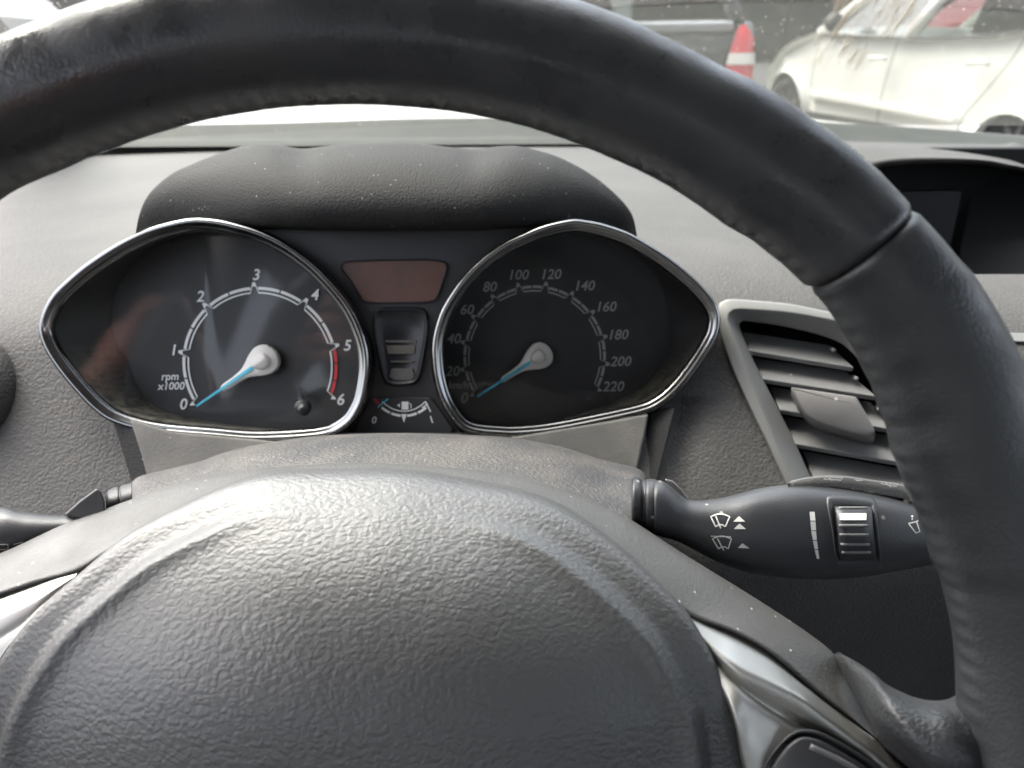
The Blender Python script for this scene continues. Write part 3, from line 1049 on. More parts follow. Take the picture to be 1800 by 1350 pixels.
def dial(P2, F2, cpx, what):
    fr = ring_frame(P2)
    prof = [(-0.0002, RH - 0.045), (0.0, RH - 0.006), (-0.0002, RH - 0.001), (-0.0008, RH + 0.0006), (-0.0018, RH + 0.0014), (-0.0030, RH + 0.0013), (-0.0040, RH + 0.0005), (-0.0047, RH - 0.0002), (-0.0054, RH - 0.0001), (-0.0062, RH - 0.0008), (-0.0068, RH - 0.003), (-0.0068, RH - 0.0045)]
    bz = mesh('bezel', *loft([ring_loop(fr, o_, h) for o_, h in prof]), M['chrome'], cl)
    c = FACE.loc(*cpx, RH)
    inn = [(p[0] - n[0] * 0.0066, p[1] - n[1] * 0.0066) for p, n in zip(*fr)]
    A = by_angle(inn, c, 120)
    fl = [FACE.loc(u, v, 0) for u, v in smooth(F2, 120, True)]
    B = by_angle(fl, c, 120)
    rg = []
    for f, h in ((0, RH - 0.004), (0.12, RH - 0.009), (0.45, RH * 0.45), (0.9, 0.003), (0.985, 0.0009), (1.0, 0.0003), (1.01, -0.002)):
        rg.append([FACE.pt(a[0] + (b[0] - a[0]) * f, a[1] + (b[1] - a[1]) * f, h) for a, b in zip(A, B)])
    tn = mesh('dial_surround', *loft(rg), M['tunnel'], cl)
    df = mesh('dial_face', [FACE.pt(a[0] + (b[0] - a[0]) * 0.97, a[1] + (b[1] - a[1]) * 0.97, 0) for a, b in zip(A, B)], [tuple(range(120))], M['face'], cl, smooth_=False)
    # the lens bows back from its outer end, so that end looks across to the driver
    x0 = min(a[0] for a in A) if what == 'rev' else max(a[0] for a in A)
    xs = abs(max(a[0] for a in A) - min(a[0] for a in A))
    S0 = R(13.5) if what == 'rev' else R(3)

    def bow(x):
        t = abs(x - x0) / xs
        k = 40
        return xs * sum((S0 if q < 0.38 else S0 + (R(1.7) - S0) * min((q - 0.38) / 0.12, 1)) for q in (t * (m + 0.5) / k for m in range(k))) * t / k
    rgl = []
    cxm = sum(a[0] for a in A) / 120
    cym = sum(a[1] for a in A) / 120
    xs_sorted = [min(a[0] for a in A) + xs * (m + 0.001) / 48.0 * 0.9999 for m in range(49)]
    colsl = []
    for x in xs_sorted:
        ys = []
        for (ax, ay), (bx, by) in zip(A, A[1:] + A[:1]):
            if (ax - x) * (bx - x) <= 0 and ax != bx:
                ys.append(ay + (by - ay) * (x - ax) / (bx - ax))
        y0, y1 = min(ys), max(ys)
        colsl.append([FACE.pt(x, y0 + (y1 - y0) * m / 4, RH - 0.0012 - bow(x)) for m in range(5)])
    ln = mesh('lens', *loft(colsl, False), M['lens'], cl)
    return df


dl = dial(LRING, LFACE, (400, 590), 'rev')
dr = dial(RRING, RFACE, (960, 585), 'speed')

LC, LR = (-0.0705, -0.0061), 0.0477
RC, RR = (0.0892, -0.0038), 0.0438
H1 = 0.0006


def scale_marks(c, r, a_list, sub, red_from=None):
    w, rd = MB(), MB()
    k = len(a_list) - 1
    for i in range(k):
        a0, a1 = a_list[i], a_list[i + 1]
        g = 3.2
        # thin inner line, bends outwards into the tick spike at each end
        w.add(arc_strip(FACE, c, r * 0.865, r * 0.883, a0 - g, a1 + g, H1))
        m = [a0 - g * 0.9] + [a0 + (a1 - a0) * q / sub for q in range(1, sub)] + [a1 + g * 0.9]
        for s_ in range(sub):
            b0 = m[s_] - (0.55 if s_ else 0)
            b1 = m[s_ + 1] + (0.55 if s_ < sub - 1 else 0)
            (rd if red_from is not None and i >= red_from else w).add(arc_strip(FACE, c, r * 0.91, r * 0.945, b0, b1, H1))
        for aa, s2 in ((a0, -1), (a1, 1)):
            A = [(r * 0.865, aa + s2 * (g + 0.4)), (r * 0.883, aa + s2 * (g - 0.5)), (r * 1.0, aa + s2 * 0.15), (r * 1.0, aa + s2 * 0.95)]
            w.add(([FACE.pt(c[0] + q * math.cos(R(t)), c[1] + q * math.sin(R(t)), H1) for q, t in A], [(0, 1, 2, 3)]))
    for aa in a_list:
        A = [(r * 0.95, aa - 1.5), (r * 1.01, aa), (r * 0.95, aa + 1.5)]
        w.add(([FACE.pt(c[0] + q * math.cos(R(t)), c[1] + q * math.sin(R(t)), H1) for q, t in A], [(0, 1, 2)]))
    return w, rd


LA = [209.0 - i * 39.1 for i in range(7)]
w, rd = scale_marks(LC, LR, LA, 2)
w, rd = scale_marks(LC, LR, LA[:6], 2)
w2, rd2 = scale_marks(LC, LR, LA[5:], 3, 0)
w.add((w2.v, w2.f))
w.build('scale_marks', M['white'], dl, smooth_=False)
rd2.build('red_zone', M['red'], dl, smooth_=False)
SH = 0.22


def txt(lst, pl=FACE):
    return [(s, *FACE.loc(u, v, 0), sz, bo, SH) for s, u, v, sz, bo in lst]


nums = [('0', 322, 711, .0090, .00016), ('1', 305, 616, .0088, .00014), ('2', 352, 522, .0088, .00014), ('3', 450, 484, .0088, .00014), ('4', 553, 519, .0088, .00014), ('5', 610, 608, .0088, .00014), ('6', 598, 703, .0092, .00018),
        ('rpm', 299, 662, .0062, .00010), ('x1000', 301, 679, .0062, .00010)]
for it in txt(nums):
    text_mesh([it], FACE, H1).build('numeral', M['white'], dl, smooth_=False)
RA = [210.8 - i * 21.7 for i in range(12)]
w, _ = scale_marks(RC, RR, RA, 2)
w.build('scale_marks', M['print_shaded'], dr, smooth_=False)
nums = [('0', 815, 700, .0088, .00016), ('20', 795, 653, .0080, .00012), ('40', 797, 596, .0080, .00012), ('60', 820, 545, .0080, .00012), ('80', 860, 505, .0080, .00012), ('100', 910, 484, .0080, .0001), ('120', 967, 483, .0080, .0001), ('140', 1026, 503, .0080, .0001), ('160', 1064, 540, .0080, .0001), ('180', 1085, 589, .0080, .0001), ('200', 1090, 636, .0080, .0001), ('220', 1077, 680, .0082, .00012),
        ('km/h', 805, 677, .0058, .00006)]
for it in txt(nums):
    text_mesh([it], FACE, H1).build('numeral', M['print_shaded'], dr, smooth_=False)


def needle(parent, cpx, tip, sc):
    h0 = 0.006
    c = Vector(FACE.loc(*cpx, h0)).to_2d()
    t = Vector(FACE.loc(*tip, h0)).to_2d()
    d = (t - c)
    Ln = d.length
    d.normalize()
    p = Vector((-d.y, d.x))

    def q(a, b, h):
        return FACE.pt(*(c + d * a + p * b), h)
    k = sc
    half = [(-0.0100 * k, 0.0), (-0.0090 * k, 0.0044 * k), (-0.0060 * k, 0.0078 * k), (-0.0015 * k, 0.0087 * k), (0.0035 * k, 0.0072 * k), (0.0075 * k, 0.0050 * k), (0.012 * k, 0.0030 * k), (0.018 * k, 0.0021 * k), (0.0275 * k, 0.0016 * k)]
    out = half + [(a, -b) for a, b in half[::-1][:-1]]
    body_ = smooth(out[:8] + [(0.0275 * k, 0.0016 * k), (0.0275 * k, -0.0016 * k)] + [(a, -b) for a, b in half[::-1][1:-1]], 60, True)
    rg = [[q(a, b, h0 - 0.004) for a, b in body_], [q(a, b, h0) for a, b in body_], [q(a * 0.97, b * 0.9, h0 + 0.0006) for a, b in body_]]
    nd = mesh('needle', *loft(rg, True, False, True), M['needle'], parent)
    capo = [(-0.0052, 0.0), (-0.0046, 0.0030), (-0.0018, 0.0046), (0.0016, 0.0040), (0.0046, 0.0016), (0.0046, -0.0016), (0.0016, -0.0040), (-0.0018, -0.0046), (-0.0046, -0.0030)]
    cp = smooth([(a * k, b * k) for a, b in capo], 40, True)
    ridge = [[q(a, b, h0 + 0.0006) for a, b in cp], [q(a, b, h0 + 0.0018) for a, b in cp], [q(a * 0.9, b * 0.86, h0 + 0.0025) for a, b in cp], [q(a * 0.86, b * 0.03, h0 + 0.0036) for a, b in cp]]
    mesh('cap', *loft(ridge, True, False, True), M['needle'], nd)
    pt_ = [q(0.0058 * k, 0.0011 * k, h0 + 0.0007), q(0.0058 * k, -0.0011 * k, h0 + 0.0007), q(Ln, -0.0006, h0 + 0.0006), q(Ln, 0.0006, h0 + 0.0006)]
    mesh('pointer', *prism([v + NF * 0.0006 for v in pt_], -NF * 0.0014), M['blue'], nd, bevel=0.0002)


needle(dl, (459, 636), (346, 714), 1.0)
needle(dr, (945, 628), (839, 697), 0.88)

# trip reset knob
a, b = FACE.at(528, 686, 0.0), FACE.at(533, 716, 0.022)
ax = (b - a).normalized()
kn = mesh('reset_knob', *lathe(a, ax, [(0.0017, 0), (0.0017, (b - a).length - 0.002), (0.0044, (b - a).length - 0.0015), (0.0047, (b - a).length), (0.0042, (b - a).length + 0.0012), (0.0034, (b - a).length + 0.0016), (0.0030, (b - a).length + 0.005), (0.0022, (b - a).length + 0.0058)], 32), M['gloss'], dl)

# centre panel between the dials
PH = 0.014
CP = Plane(FACE.o + NF * PH, NF)
left_side = [p for p in LRING if p[0] > 330 and p[1] < 775 and not (p[0] < 600 and p[1] > 700)]
pan = [(380, 384), (421, 393), (457, 404), (501, 425), (546, 457), (581, 491), (613, 530), (633, 566), (647, 606), (651, 636), (650, 662), (643, 702), (633, 726), (612, 752), (612, 800), (838, 800), (800, 748), (783, 725), (770, 698), (761, 664), (758, 638), (757, 612), (761, 583), (772, 548), (788, 519), (808, 491), (829, 468), (854, 446), (888, 423), (914, 411), (953, 395), (1003, 384), (1003, 340), (380, 340)]
mesh('centre_panel', *prism([CP.at(u, v) for u, v in pan], -NF * 0.003), M['black'], cl, smooth_=False)
lcd = smooth([(600, 470), (605, 463), (640, 460), (740, 458), (778, 462), (784, 470), (778, 490), (768, 518), (756, 529), (700, 531), (645, 530), (634, 520), (616, 492)], 60, True)
ds = mesh('display_frame', *loft([[CP.at(u, v, 0.0015) for u, v in shrink(lcd, -3)], [CP.at(u, v, 0.0022) for u, v in shrink(lcd, -1)], [CP.at(u, v, 0.0005) for u, v in lcd]]), M['gloss'], cl)
mesh('message_display', [CP.at(u, v, 0.0008) for u, v in lcd], [tuple(range(60))], M['lcd'], ds, smooth_=False)
# recessed warning light column
rec = smooth([(662, 552), (672, 546), (735, 546), (746, 553), (748, 580), (741, 630), (733, 662), (722, 672), (690, 673), (678, 664), (668, 620), (661, 580)], 50, True)
wp_ = mesh('warning_light_panel', *loft([[CP.at(u, v, 0.0002) for u, v in shrink(rec, -6)], [CP.at(u, v, 0.0028) for u, v in shrink(rec, -3)], [CP.at(u, v, 0.0022) for u, v in rec], [CP.at(u, v, 0.0006) for u, v in shrink(rec, 4)]], True, False, True), M['gloss'], cl)
mb = MB()
for poly in ([(677, 598), (731, 598), (731, 602), (678, 602)], [(679, 607), (730, 607), (728, 622), (682, 622)], [(686, 634), (728, 634), (727, 637), (687, 637)]):
    mb.add(prism([CP.at(u, v, 0.0012) for u, v in poly], -NF * 0.0005))
mb.build('light_slot', M['trim'], wp_, smooth_=False)
mb = MB()
mb.add(prism([CP.at(u, v, 0.0014) for u, v in [(684, 662), (688, 648), (725, 648), (729, 662), (722, 669), (692, 669)]], -NF * 0.0008))
mb.build('light_slot', M['slat'], wp_, bevel=0.0003)
# fuel gauge
fg = smooth([(655, 706), (668, 700), (748, 699), (762, 706), (790, 745), (796, 757), (775, 762), (640, 762), (622, 758), (630, 742)], 60, True)
fgm = mesh('fuel_gauge', *prism([CP.at(u, v, 0.0018) for u, v in fg], -NF * 0.002), M['face'], cl, bevel=0.0006)
FC = CP.loc(709, 664, 0.002)
w = MB()


def fpt(u, v):
    return CP.at(u, v, 0.0022)


def fline(pts, wd):
    A, B = [], []
    for i, p in enumerate(pts):
        a, b = pts[max(i - 1, 0)], pts[min(i + 1, len(pts) - 1)]
        L = math.dist(a, b) or 1
        nx, ny = -(b[1] - a[1]) / L * wd / 2, (b[0] - a[0]) / L * wd / 2
        A.append(fpt(p[0] + nx, p[1] + ny))
        B.append(fpt(p[0] - nx, p[1] - ny))
    return loft([A, B], False)


def farc(a0, a1, ru, rv, cu=710, cv=655):
    return [(cu + ru * math.sin(R(a)), cv + rv * math.cos(R(a))) for a in [a0 + (a1 - a0) * i / 8 for i in range(9)]]


for a0, a1 in ((-36, -22), (-20, -5), (5, 20), (22, 36)):
    w.add(fline(farc(a0, a1, 66, 76), 4.2))
w.add(fline(farc(-42, 42, 57, 68), 1.8))
w.add(([fpt(*p) for p in [(705, 728), (715, 728), (710, 743)]], [(0, 1, 2)]))
w.add(fline([(748, 706), (757, 724)], 2.2))
w.add(fline([(752, 710), (742, 717)], 2))
# pump pictogram
w.add(([fpt(*p) for p in [(706, 706), (718, 706), (718, 720), (706, 720)]], [(0, 1, 2, 3)]))
w.add(fline([(719, 708), (723, 712), (722, 718)], 1.5))
w.add(([fpt(*p) for p in [(703, 709), (703, 716), (698, 712.5)]], [(0, 1, 2)]))
tmp = text_mesh([('0', *CP.loc(658, 738, 0), .0055, .0001, SH), ('1', *CP.loc(761, 737, 0), .0055, .0001, -0.3)], CP, 0.0023)
w.add((tmp.v, tmp.f))
w.build('gauge_marks', M['white'], fgm, smooth_=False)
w = MB()
w.add(fline(farc(-52, -39, 66, 74), 6))
w.build('reserve_mark', M['dullred'], fgm, smooth_=False)
w = MB()
w.add(fline([(682, 701), (664, 716)], 2.5))
w.build('needle', M['blue'], fgm, smooth_=False)

# ------------------------------------------------------------------ centre air vent
VP = Plane(D(1430, 720, 0.402), Vector((-0.12, -math.cos(R(36)), math.sin(R(36)))))
vt = empty('air_vent', VP.o, 'slatted air vent in a satin grey frame, right of the cluster', 'air vent')
fr_ = loft([[VP.at(u, v, -0.03) for u, v in VENT_O], [VP.at(u, v, 0.0) for u, v in VENT_O], [VP.at(u, v, 0.0010) for u, v in shrink(VENT_O, 2)], [VP.at(u, v, 0.0013) for u, v in shrink(VENT_O, 4)], [VP.at(u, v, 0.0026) for u, v in shrink(VENT_R, -2)], [VP.at(u, v, 0.0027) for u, v in VENT_R], [VP.at(u, v, 0.0022) for u, v in shrink(VENT_R, 2)], [VP.at(u, v, -0.005) for u, v in shrink(VENT_I, -2)], [VP.at(u, v, -0.006) for u, v in VENT_I], [VP.at(u, v, -0.008) for u, v in VENT_I]])
mesh('frame', *fr_, M['ventframe'], vt)
mesh('duct', *loft([[VP.at(u, v, -0.008) for u, v in VENT_I], [VP.at(u, v, -0.07) for u, v in VENT_I]], True, False, True), M['dark'], vt)
SL = [((1303, 582), (1457, 606), (1502, 646), (1317, 616)),
      ((1323, 628), (1489, 652), (1542, 697), (1342, 666)),
      ((1351, 678), (1530, 706), (1574, 756), (1372, 720)),
      ((1377, 731), (1560, 764), (1607, 817), (1398, 780)),
      ((1408, 791), (1590, 824), (1642, 871), (1433, 844))]
for a, b, c_, d_ in SL:
    back = [VP.at(*a, -0.022), VP.at(*b, -0.022)]
    front = [VP.at(*b, -0.022), VP.at(c_[0], c_[1], -0.006), VP.at(d_[0], d_[1], -0.006)]
    poly = [back[0], back[1], VP.at(*c_, -0.006), VP.at(*d_, -0.006)]
    mesh('slat', *prism(poly, Vector((0, 0.0015, -0.0035))), M['slat'], vt, bevel=0.0008)
mb = MB()
for (u0, v0, u1, v1) in ((1460, 612, 1490, 650), (1500, 662, 1525, 700), (1540, 716, 1560, 760)):
    mb.add(tube([VP.at(u0, v0, -0.018), VP.at(u0 + 6, v0 + 4, -0.008)], 0.0012, 8))
mb.build('slat_pivot', M['slat'], vt)
tab = smooth([(1391, 682), (1400, 682), (1495, 696), (1506, 700), (1513, 711), (1536, 752), (1535, 762), (1523, 766), (1497, 761), (1445, 745), (1422, 732), (1409, 716), (1396, 693)], 60, True)
tb = [[VP.at(u, v + 14, -0.006) for u, v in tab], [VP.at(u, v + 6, 0.001) for u, v in tab], [VP.at(u, v, 0.0045) for u, v in tab], [VP.at(u, v, 0.0053) for u, v in shrink(tab, 3)]]
mesh('adjuster_tab', *loft(tb, True, True, True), M['tab'], vt)

# ------------------------------------------------------------------ centre display binnacle
bn = empty('display_binnacle', D(1700, 400, 0.56), 'hooded centre display with a blank dark screen, behind the rim', 'display')
b_top = [(1380, 262), (1440, 256), (1500, 255), (1578, 256), (1667, 262), (1756, 276), (1800, 288), (1900, 330), (2040, 420)]
b_lip = [(1400, 420), (1450, 330), (1533, 293), (1589, 284), (1644, 282), (1711, 283), (1756, 289), (1840, 312), (2000, 420)]
hoodr = [[D(u, 249 + (u - 1500) * 0.02 if u < 1850 else v - 10, 0.88) for u, v in b_top],
         [D(u, v - 1, 0.70) for u, v in b_top],
         [D(u, v + 1, 0.63) for u, v in b_top],
         [D(0.5 * (a[0] + b[0]), 0.55 * b[1] + 0.45 * a[1], 0.60) for a, b in zip(b_top, b_lip)],
         [D(u, v - 3, 0.585) for u, v in b_lip],
         [D(u, v + 2, 0.59) for u, v in b_lip],
         [D(u, v + 6, 0.64) for u, v in b_lip],
         [D(u, v + 4, 0.74) for u, v in b_lip]]
mesh('hood', *rows(hoodr, 80, 40), M['dash'], bn)
BP = Plane(D(1640, 400, 0.64), (0.0, -math.cos(R(12)), math.sin(R(12))))
mesh('back_panel', *prism([BP.at(u, v) for u, v in [(1380, 262), (2080, 262), (2080, 540), (1380, 540)]], Vector((0, 0.01, 0))), M['recess'], bn, smooth_=False)
scp = [(1480, 338), (1684, 334), (1692, 338), (1672, 434), (1664, 440), (1480, 440)]
mesh('screen', *prism([BP.at(u, v, 0.006) for u, v in scp], Vector((0, 0.004, 0))), M['screen'], bn, bevel=0.001)
mesh('side_wall', *loft([[D(2050, 330, 0.60), D(2050, 380, 0.585), D(2050, 430, 0.56), D(2050, 492, 0.535)], [D(1715, 300, 0.635), D(1705, 360, 0.632), D(1690, 430, 0.63), D(1682, 500, 0.625)]], False), M['recess'], bn)
mesh('shelf', *rows([[D(u, 484 + 0.02 * (u - 1700), 0.62) for u in range(1380, 2100, 60)], [D(u, 482 + 0.02 * (u - 1700), 0.53) for u in range(1380, 2100, 60)], [D(u, 490 + 0.02 * (u - 1700), 0.50) for u in range(1380, 2100, 60)], [D(u, 535 + 0.02 * (u - 1700), 0.452) for u in range(1380, 2100, 60)], [D(u, 577 + 0.02 * (u - 1700), 0.432) for u in range(1380, 2100, 60)], [D(u, 577 + 0.02 * (u - 1700), 0.47) for u in range(1380, 2100, 60)]], 60, 40), M['dash'], bn)
mesh('trim_strip', *prism([D(1745, 584, 0.425), D(2000, 590, 0.425), D(2000, 606, 0.42), D(1752, 600, 0.42)], Vector((0, 0.02, -0.01))), M['ventframe'], bn, bevel=0.001)
mesh('button_panel', *prism([D(1752, 605, 0.424), D(2000, 611, 0.424), D(2050, 900, 0.42), D(1880, 900, 0.42)], Vector((0, 0.02, -0.01))), M['black'], bn, bevel=0.002)

# ------------------------------------------------------------------ steering column shroud and stalks
sc_ = empty('column_shroud', D(680, 800, 0.33), 'grey grained steering column shroud speckled with dust, below the cluster', 'column shroud')
sil = [(219, 905), (222, 870), (230, 850), (246, 837), (289, 826), (348, 812), (389, 797), (452, 781), (542, 768), (620, 763), (700, 761), (781, 763), (894, 769), (984, 785), (1052, 806), (1097, 817), (1124, 825), (1136, 840), (1128, 875), (1115, 920)]


def srow(dv, dep, inx=0.0):
    return [D(680 + (u - 680) * (1 - inx), v + dv, dep - 0.00 * abs(u - 680)) for u, v in sil]


mesh('upper_cover', *rows([srow(40, 0.39), srow(14, 0.375), srow(3, 0.36), srow(0, 0.35), srow(5, 0.335), srow(22, 0.315), srow(55, 0.29), srow(95, 0.265), srow(150, 0.245)], 140, 50), M['shroud'], sc_)


def super_ring(u, vt, vb, dep, thick, n=40, pw=2.5):
    vm, hv = 0.5 * (vt + vb), 0.5 * (vb - vt)
    out = []
    for k in range(n):
        a = 2 * math.pi * k / n
        ca, sa = math.cos(a), math.sin(a)
        x = math.copysign(abs(ca) ** (2 / pw), ca)
        y = math.copysign(abs(sa) ** (2 / pw), sa)
        out.append(D(u, vm - hv * y, dep - thick * x))
    return out


wst = empty('wiper_stalk', D(1400, 930, 0.275), 'black wiper stalk with white wiper symbols and ribbed thumb wheel', 'wiper stalk')
stn = [(1150, 846, 938, .262, .013), (1163, 845, 944, .262, .013), (1180, 856, 948, .262, .0125), (1200, 873, 956, .262, .0115), (1215, 880, 964, .262, .0115), (1245, 879, 980, .262, .012), (1278, 873, 995, .262, .013), (1305, 866, 1004, .262, .014), (1333, 859, 1010, .262, .0145), (1378, 852, 1016, .262, .0148), (1418, 850, 1018, .262, .0148), (1476, 855, 1018, .262, .0148), (1534, 865, 1012, .262, .0145), (1572, 874, 1005, .262, .014), (1605, 884, 999, .262, .013), (1650, 900, 990, .262, .011), (1680, 915, 980, .262, .008), (1692, 930, 968, .262, .004)]
pr = smooth(stn, 90)
vf = loft([super_ring(*p, n=56, pw=2.4) for p in pr], True, True, True)
mesh('lever', *vf, M['stalk'], wst)
bst = BVHTree.FromPolygons([tuple(v) for v in vf[0]], vf[1])
col_ = smooth([(1110, 842, 922, .264, .0125), (1114, 838, 926, .264, .0135), (1122, 839, 928, .264, .0135), (1126, 842, 930, .264, .013), (1129, 844, 932, .264, .012), (1134, 844, 934, .264, .012), (1137, 842, 936, .264, .0135), (1148, 842, 940, .264, .0138), (1156, 844, 942, .264, .013)], 40)
mesh('collar', *loft([super_ring(*p, n=48, pw=2.2) for p in col_], True, True, True), M['stalk'], wst)
mesh('fin', *prism([D(1168, 841, .268), D(1183, 845, .268), D(1200, 862, .268), D(1212, 880, .268), D(1200, 882, .268), D(1180, 862, .268)], ray(1190, 860) * 0.012), M['slat'], wst, bevel=0.0006)
# end switch on top
es = smooth([(1385, 847), (1424, 838), (1476, 836), (1530, 843), (1585, 852), (1640, 866), (1655, 880), (1600, 872), (1534, 860), (1476, 850), (1418, 845)], 60, True)
esm = mesh('rear_wiper_switch', *loft([[D(u, v + 10, .285) for u, v in es], [D(u, v, .282) for u, v in es], [D(u, v, .262) for u, v in es], [D(u, v + 3, .256) for u, v in es], [D(u, v + 14, .256) for u, v in es]], True, True, True), M['cover'], wst)


def wiper_icon(cx, cy, s, lean=0.0, slash=True):
    """windscreen outline with a wiper arm, in photo pixels"""
    def T(p):
        return (cx + p[0] * s + lean * p[1] * s, cy + p[1] * s)
    top_ = [(-17 + 34 * i / 8, -9 - 5 * math.sin(math.pi * i / 8)) for i in range(9)]
    o_ = [(-8, 9), (-17, -9)] + top_[1:] + [(9, 9)]
    bt = [(9, 9), (4, 5.5), (-3, 5.5), (-8, 9)]
    L_ = [[T(p) for p in o_], [T(p) for p in bt]]
    if slash:
        L_.append([T((-8, -10)), T((1, 12))])
    return L_


def sym(name, bv, polys=(), lines=(), w=2.0, par=None):
    decal(bv, polys, lines, w).build(name, M['mark'], par or wst, smooth_=False)


sym('wiper_symbol', bst, lines=wiper_icon(1266, 917, 0.98), w=2.2)
sym('arrow_mark', bst, [[(1289, 917), (1299, 907), (1310, 917)]])
sym('arrow_mark', bst, [[(1290, 930), (1300, 920), (1311, 930)]])
sym('washer_symbol', bst, lines=wiper_icon(1270, 956, 0.98, 0.12) + [[(1250 + 4 * i, 942.5 + 0.15 * i), (1252.6 + 4 * i, 942.6 + 0.15 * i)] for i in range(9)], w=1.9)
sym('arrow_mark', bst, [[(1297, 963), (1305, 955), (1318, 964)]])
bar = [(1423, 899, 1432, 899), (1424.5, 916, 1433.5, 916), (1426, 933, 1434.5, 933), (1429, 950, 1436, 950), (1432, 966, 1438, 966), (1436, 983, 1440.5, 983)]
sym('interval_scale', bst, [[(a[0], a[1] + 0.6), (a[2], a[1] + 0.6), (b[2], b[1] - 0.8), (b[0], b[1] - 0.8)] for a, b in zip(bar, bar[1:])])
sym('washer_symbol', bst, [[(1601, 907), (1604, 905), (1606, 908), (1603, 910)], [(1603, 911), (1605, 911), (1604, 914), (1602, 913)]], [[(1597, 920), (1610, 937), (1617, 934), (1611, 917), (1597, 920)], [(1611, 917), (1614, 915)]], 2.0)


def eslines(lines, w, dep=.2555):
    mb = MB()
    for ln in lines:
        A, B = [], []
        for i, p in enumerate(ln):
            a, b = ln[max(i - 1, 0)], ln[min(i + 1, len(ln) - 1)]
            L = math.dist(a, b) or 1
            nx, ny = -(b[1] - a[1]) / L * w / 2, (b[0] - a[0]) / L * w / 2
            A.append(D(p[0] + nx, p[1] + ny, dep))
            B.append(D(p[0] - nx, p[1] - ny, dep))
        mb.add(loft([A, B], False))
    return mb


eslines([[(1448, 842), (1452, 838.5), (1482, 840), (1478, 844), (1448, 842)], [(1456, 838), (1463, 845)]], 1.6).build('wiper_symbol', M['mark'], esm, smooth_=False)
eslines([[(1548, 850), (1552, 846.5), (1579, 850.5), (1576, 855), (1548, 850)], [(1554, 846), (1566, 856)], [(1566, 848), (1562, 854)]], 1.6).build('washer_symbol', M['mark'], esm, smooth_=False)
mesh('arrow_mark', [D(1500, 842, .2555), D(1519, 844, .2555), D(1508, 846, .2555)], [(0, 1, 2)], M['mark'], esm, smooth_=False)
# thumb wheel
frm = smooth([(1452, 880), (1458, 871), (1470, 869), (1525, 872), (1538, 878), (1541, 890), (1550, 985), (1552, 998), (1540, 1004), (1480, 1004), (1470, 998), (1463, 940)], 60, True)
ti = smooth([(1464, 892), (1470, 887), (1525, 889), (1533, 896), (1543, 975), (1538, 985), (1480, 986), (1473, 978)], 60, True)


def on(bv, u, v, lift):
    q = ray(u, v).normalized()
    loc, _, _, _ = bv.ray_cast(CAM, q)
    return (loc if loc is not None else CAM + q * 0.28) - q * lift


rg = []
for f, lf in ((0, -0.0005), (0.12, 0.0006), (0.4, 0.0008), (0.8, 0.0005), (1, 0.0001)):
    rg.append([on(bst, a[0] + (b[0] - a[0]) * f, a[1] + (b[1] - a[1]) * f, lf) for a, b in zip(frm, ti)])
wf = mesh('wheel_surround', *loft(rg, True, False, False), M['stalk'], wst)
mesh('wheel_recess_shade', [on(bst, u, v, 0.0004) for u, v in ti], [tuple(range(60))], M['dark'], wf, smooth_=False)  # flat black patch on the lever, standing in for shade inside a recess
rr = []
for i in range(19):
    f = i / 18
    a = -1 + 2 * f
    bul = 0.0042 * math.sqrt(max(1 - a * a, 0)) + 0.0003
    v = 890 + 94 * f
    u0, u1 = 1468 + 9 * f, 1532 + 8 * f
    rr.append([on(bst, u0 + (u1 - u0) * t, v, bul * (0.55 if t in (0, 1) else 1)) for t in (0, 0.06, 0.3, 0.5, 0.7, 0.94, 1)])
tw = mesh('thumb_wheel', *loft(rr, False), M['black'], wst)
btw = BVHTree.FromPolygons([tuple(v) for v in loft(rr, False)[0]], loft(rr, False)[1])
mesh('wheel_mark', *prism([on(btw, u, v, 0.0003) for u, v in [(1476, 902), (1523, 902), (1523, 914), (1476, 914)]], ray(1500, 908) * 0.0008), M['mark'], tw, smooth_=False)
mb = MB()
for v, u0, u1 in ((893, 1475, 1524), (924, 1475, 1525), (940, 1476, 1526), (957, 1478, 1528), (971, 1480, 1530)):
    mb.add(tube([on(btw, u0 + (u1 - u0) * t / 6, v, 0.0004) for t in range(7)], 0.0005, 8))
mb.build('wheel_rib', M['slat'], tw)

ist = empty('indicator_stalk', D(60, 920, 0.26), 'black indicator stalk poking out left of the column shroud', 'indicator stalk')
stn = [(-160, 908, 990, .26, .012), (-60, 896, 985, .26, .0125), (0, 891, 980, .26, .0125), (40, 899, 972, .26, .0115), (85, 905, 958, .26, .010), (120, 906, 948, .26, .009), (150, 900, 938, .26, .009), (172, 888, 926, .265, .009)]
vf = loft([super_ring(*p, n=40, pw=2.3) for p in smooth(stn, 50)], True, True, True)
mesh('lever', *vf, M['stalk'], ist)
bis = BVHTree.FromPolygons([tuple(v) for v in vf[0]], vf[1])
decal(bis, lines=[[(-30, 957), (14, 957), (14, 966), (-30, 966)], [(24, 957), (40, 953)]], w=1.8).build('symbols', M['mark'], ist, smooth_=False)
mesh('fin', *prism([D(112, 905, .25), D(140, 880, .25), (D(170, 858, .25)), D(178, 864, .25), D(184, 880, .25), D(186, 900, .25), D(150, 915, .25)], ray(160, 880) * 0.02), M['stalk'], ist, bevel=0.0008)
col_ = smooth([(186, 872, 920, .27, .012), (190, 862, 916, .27, .0125), (206, 855, 912, .27, .0125), (210, 857, 910, .27, .012), (214, 853, 910, .27, .0128), (232, 848, 905, .27, .013)], 30)
mesh('collar', *loft([super_ring(*p, n=40, pw=2.2) for p in col_], True, True, True), M['stalk'], ist)

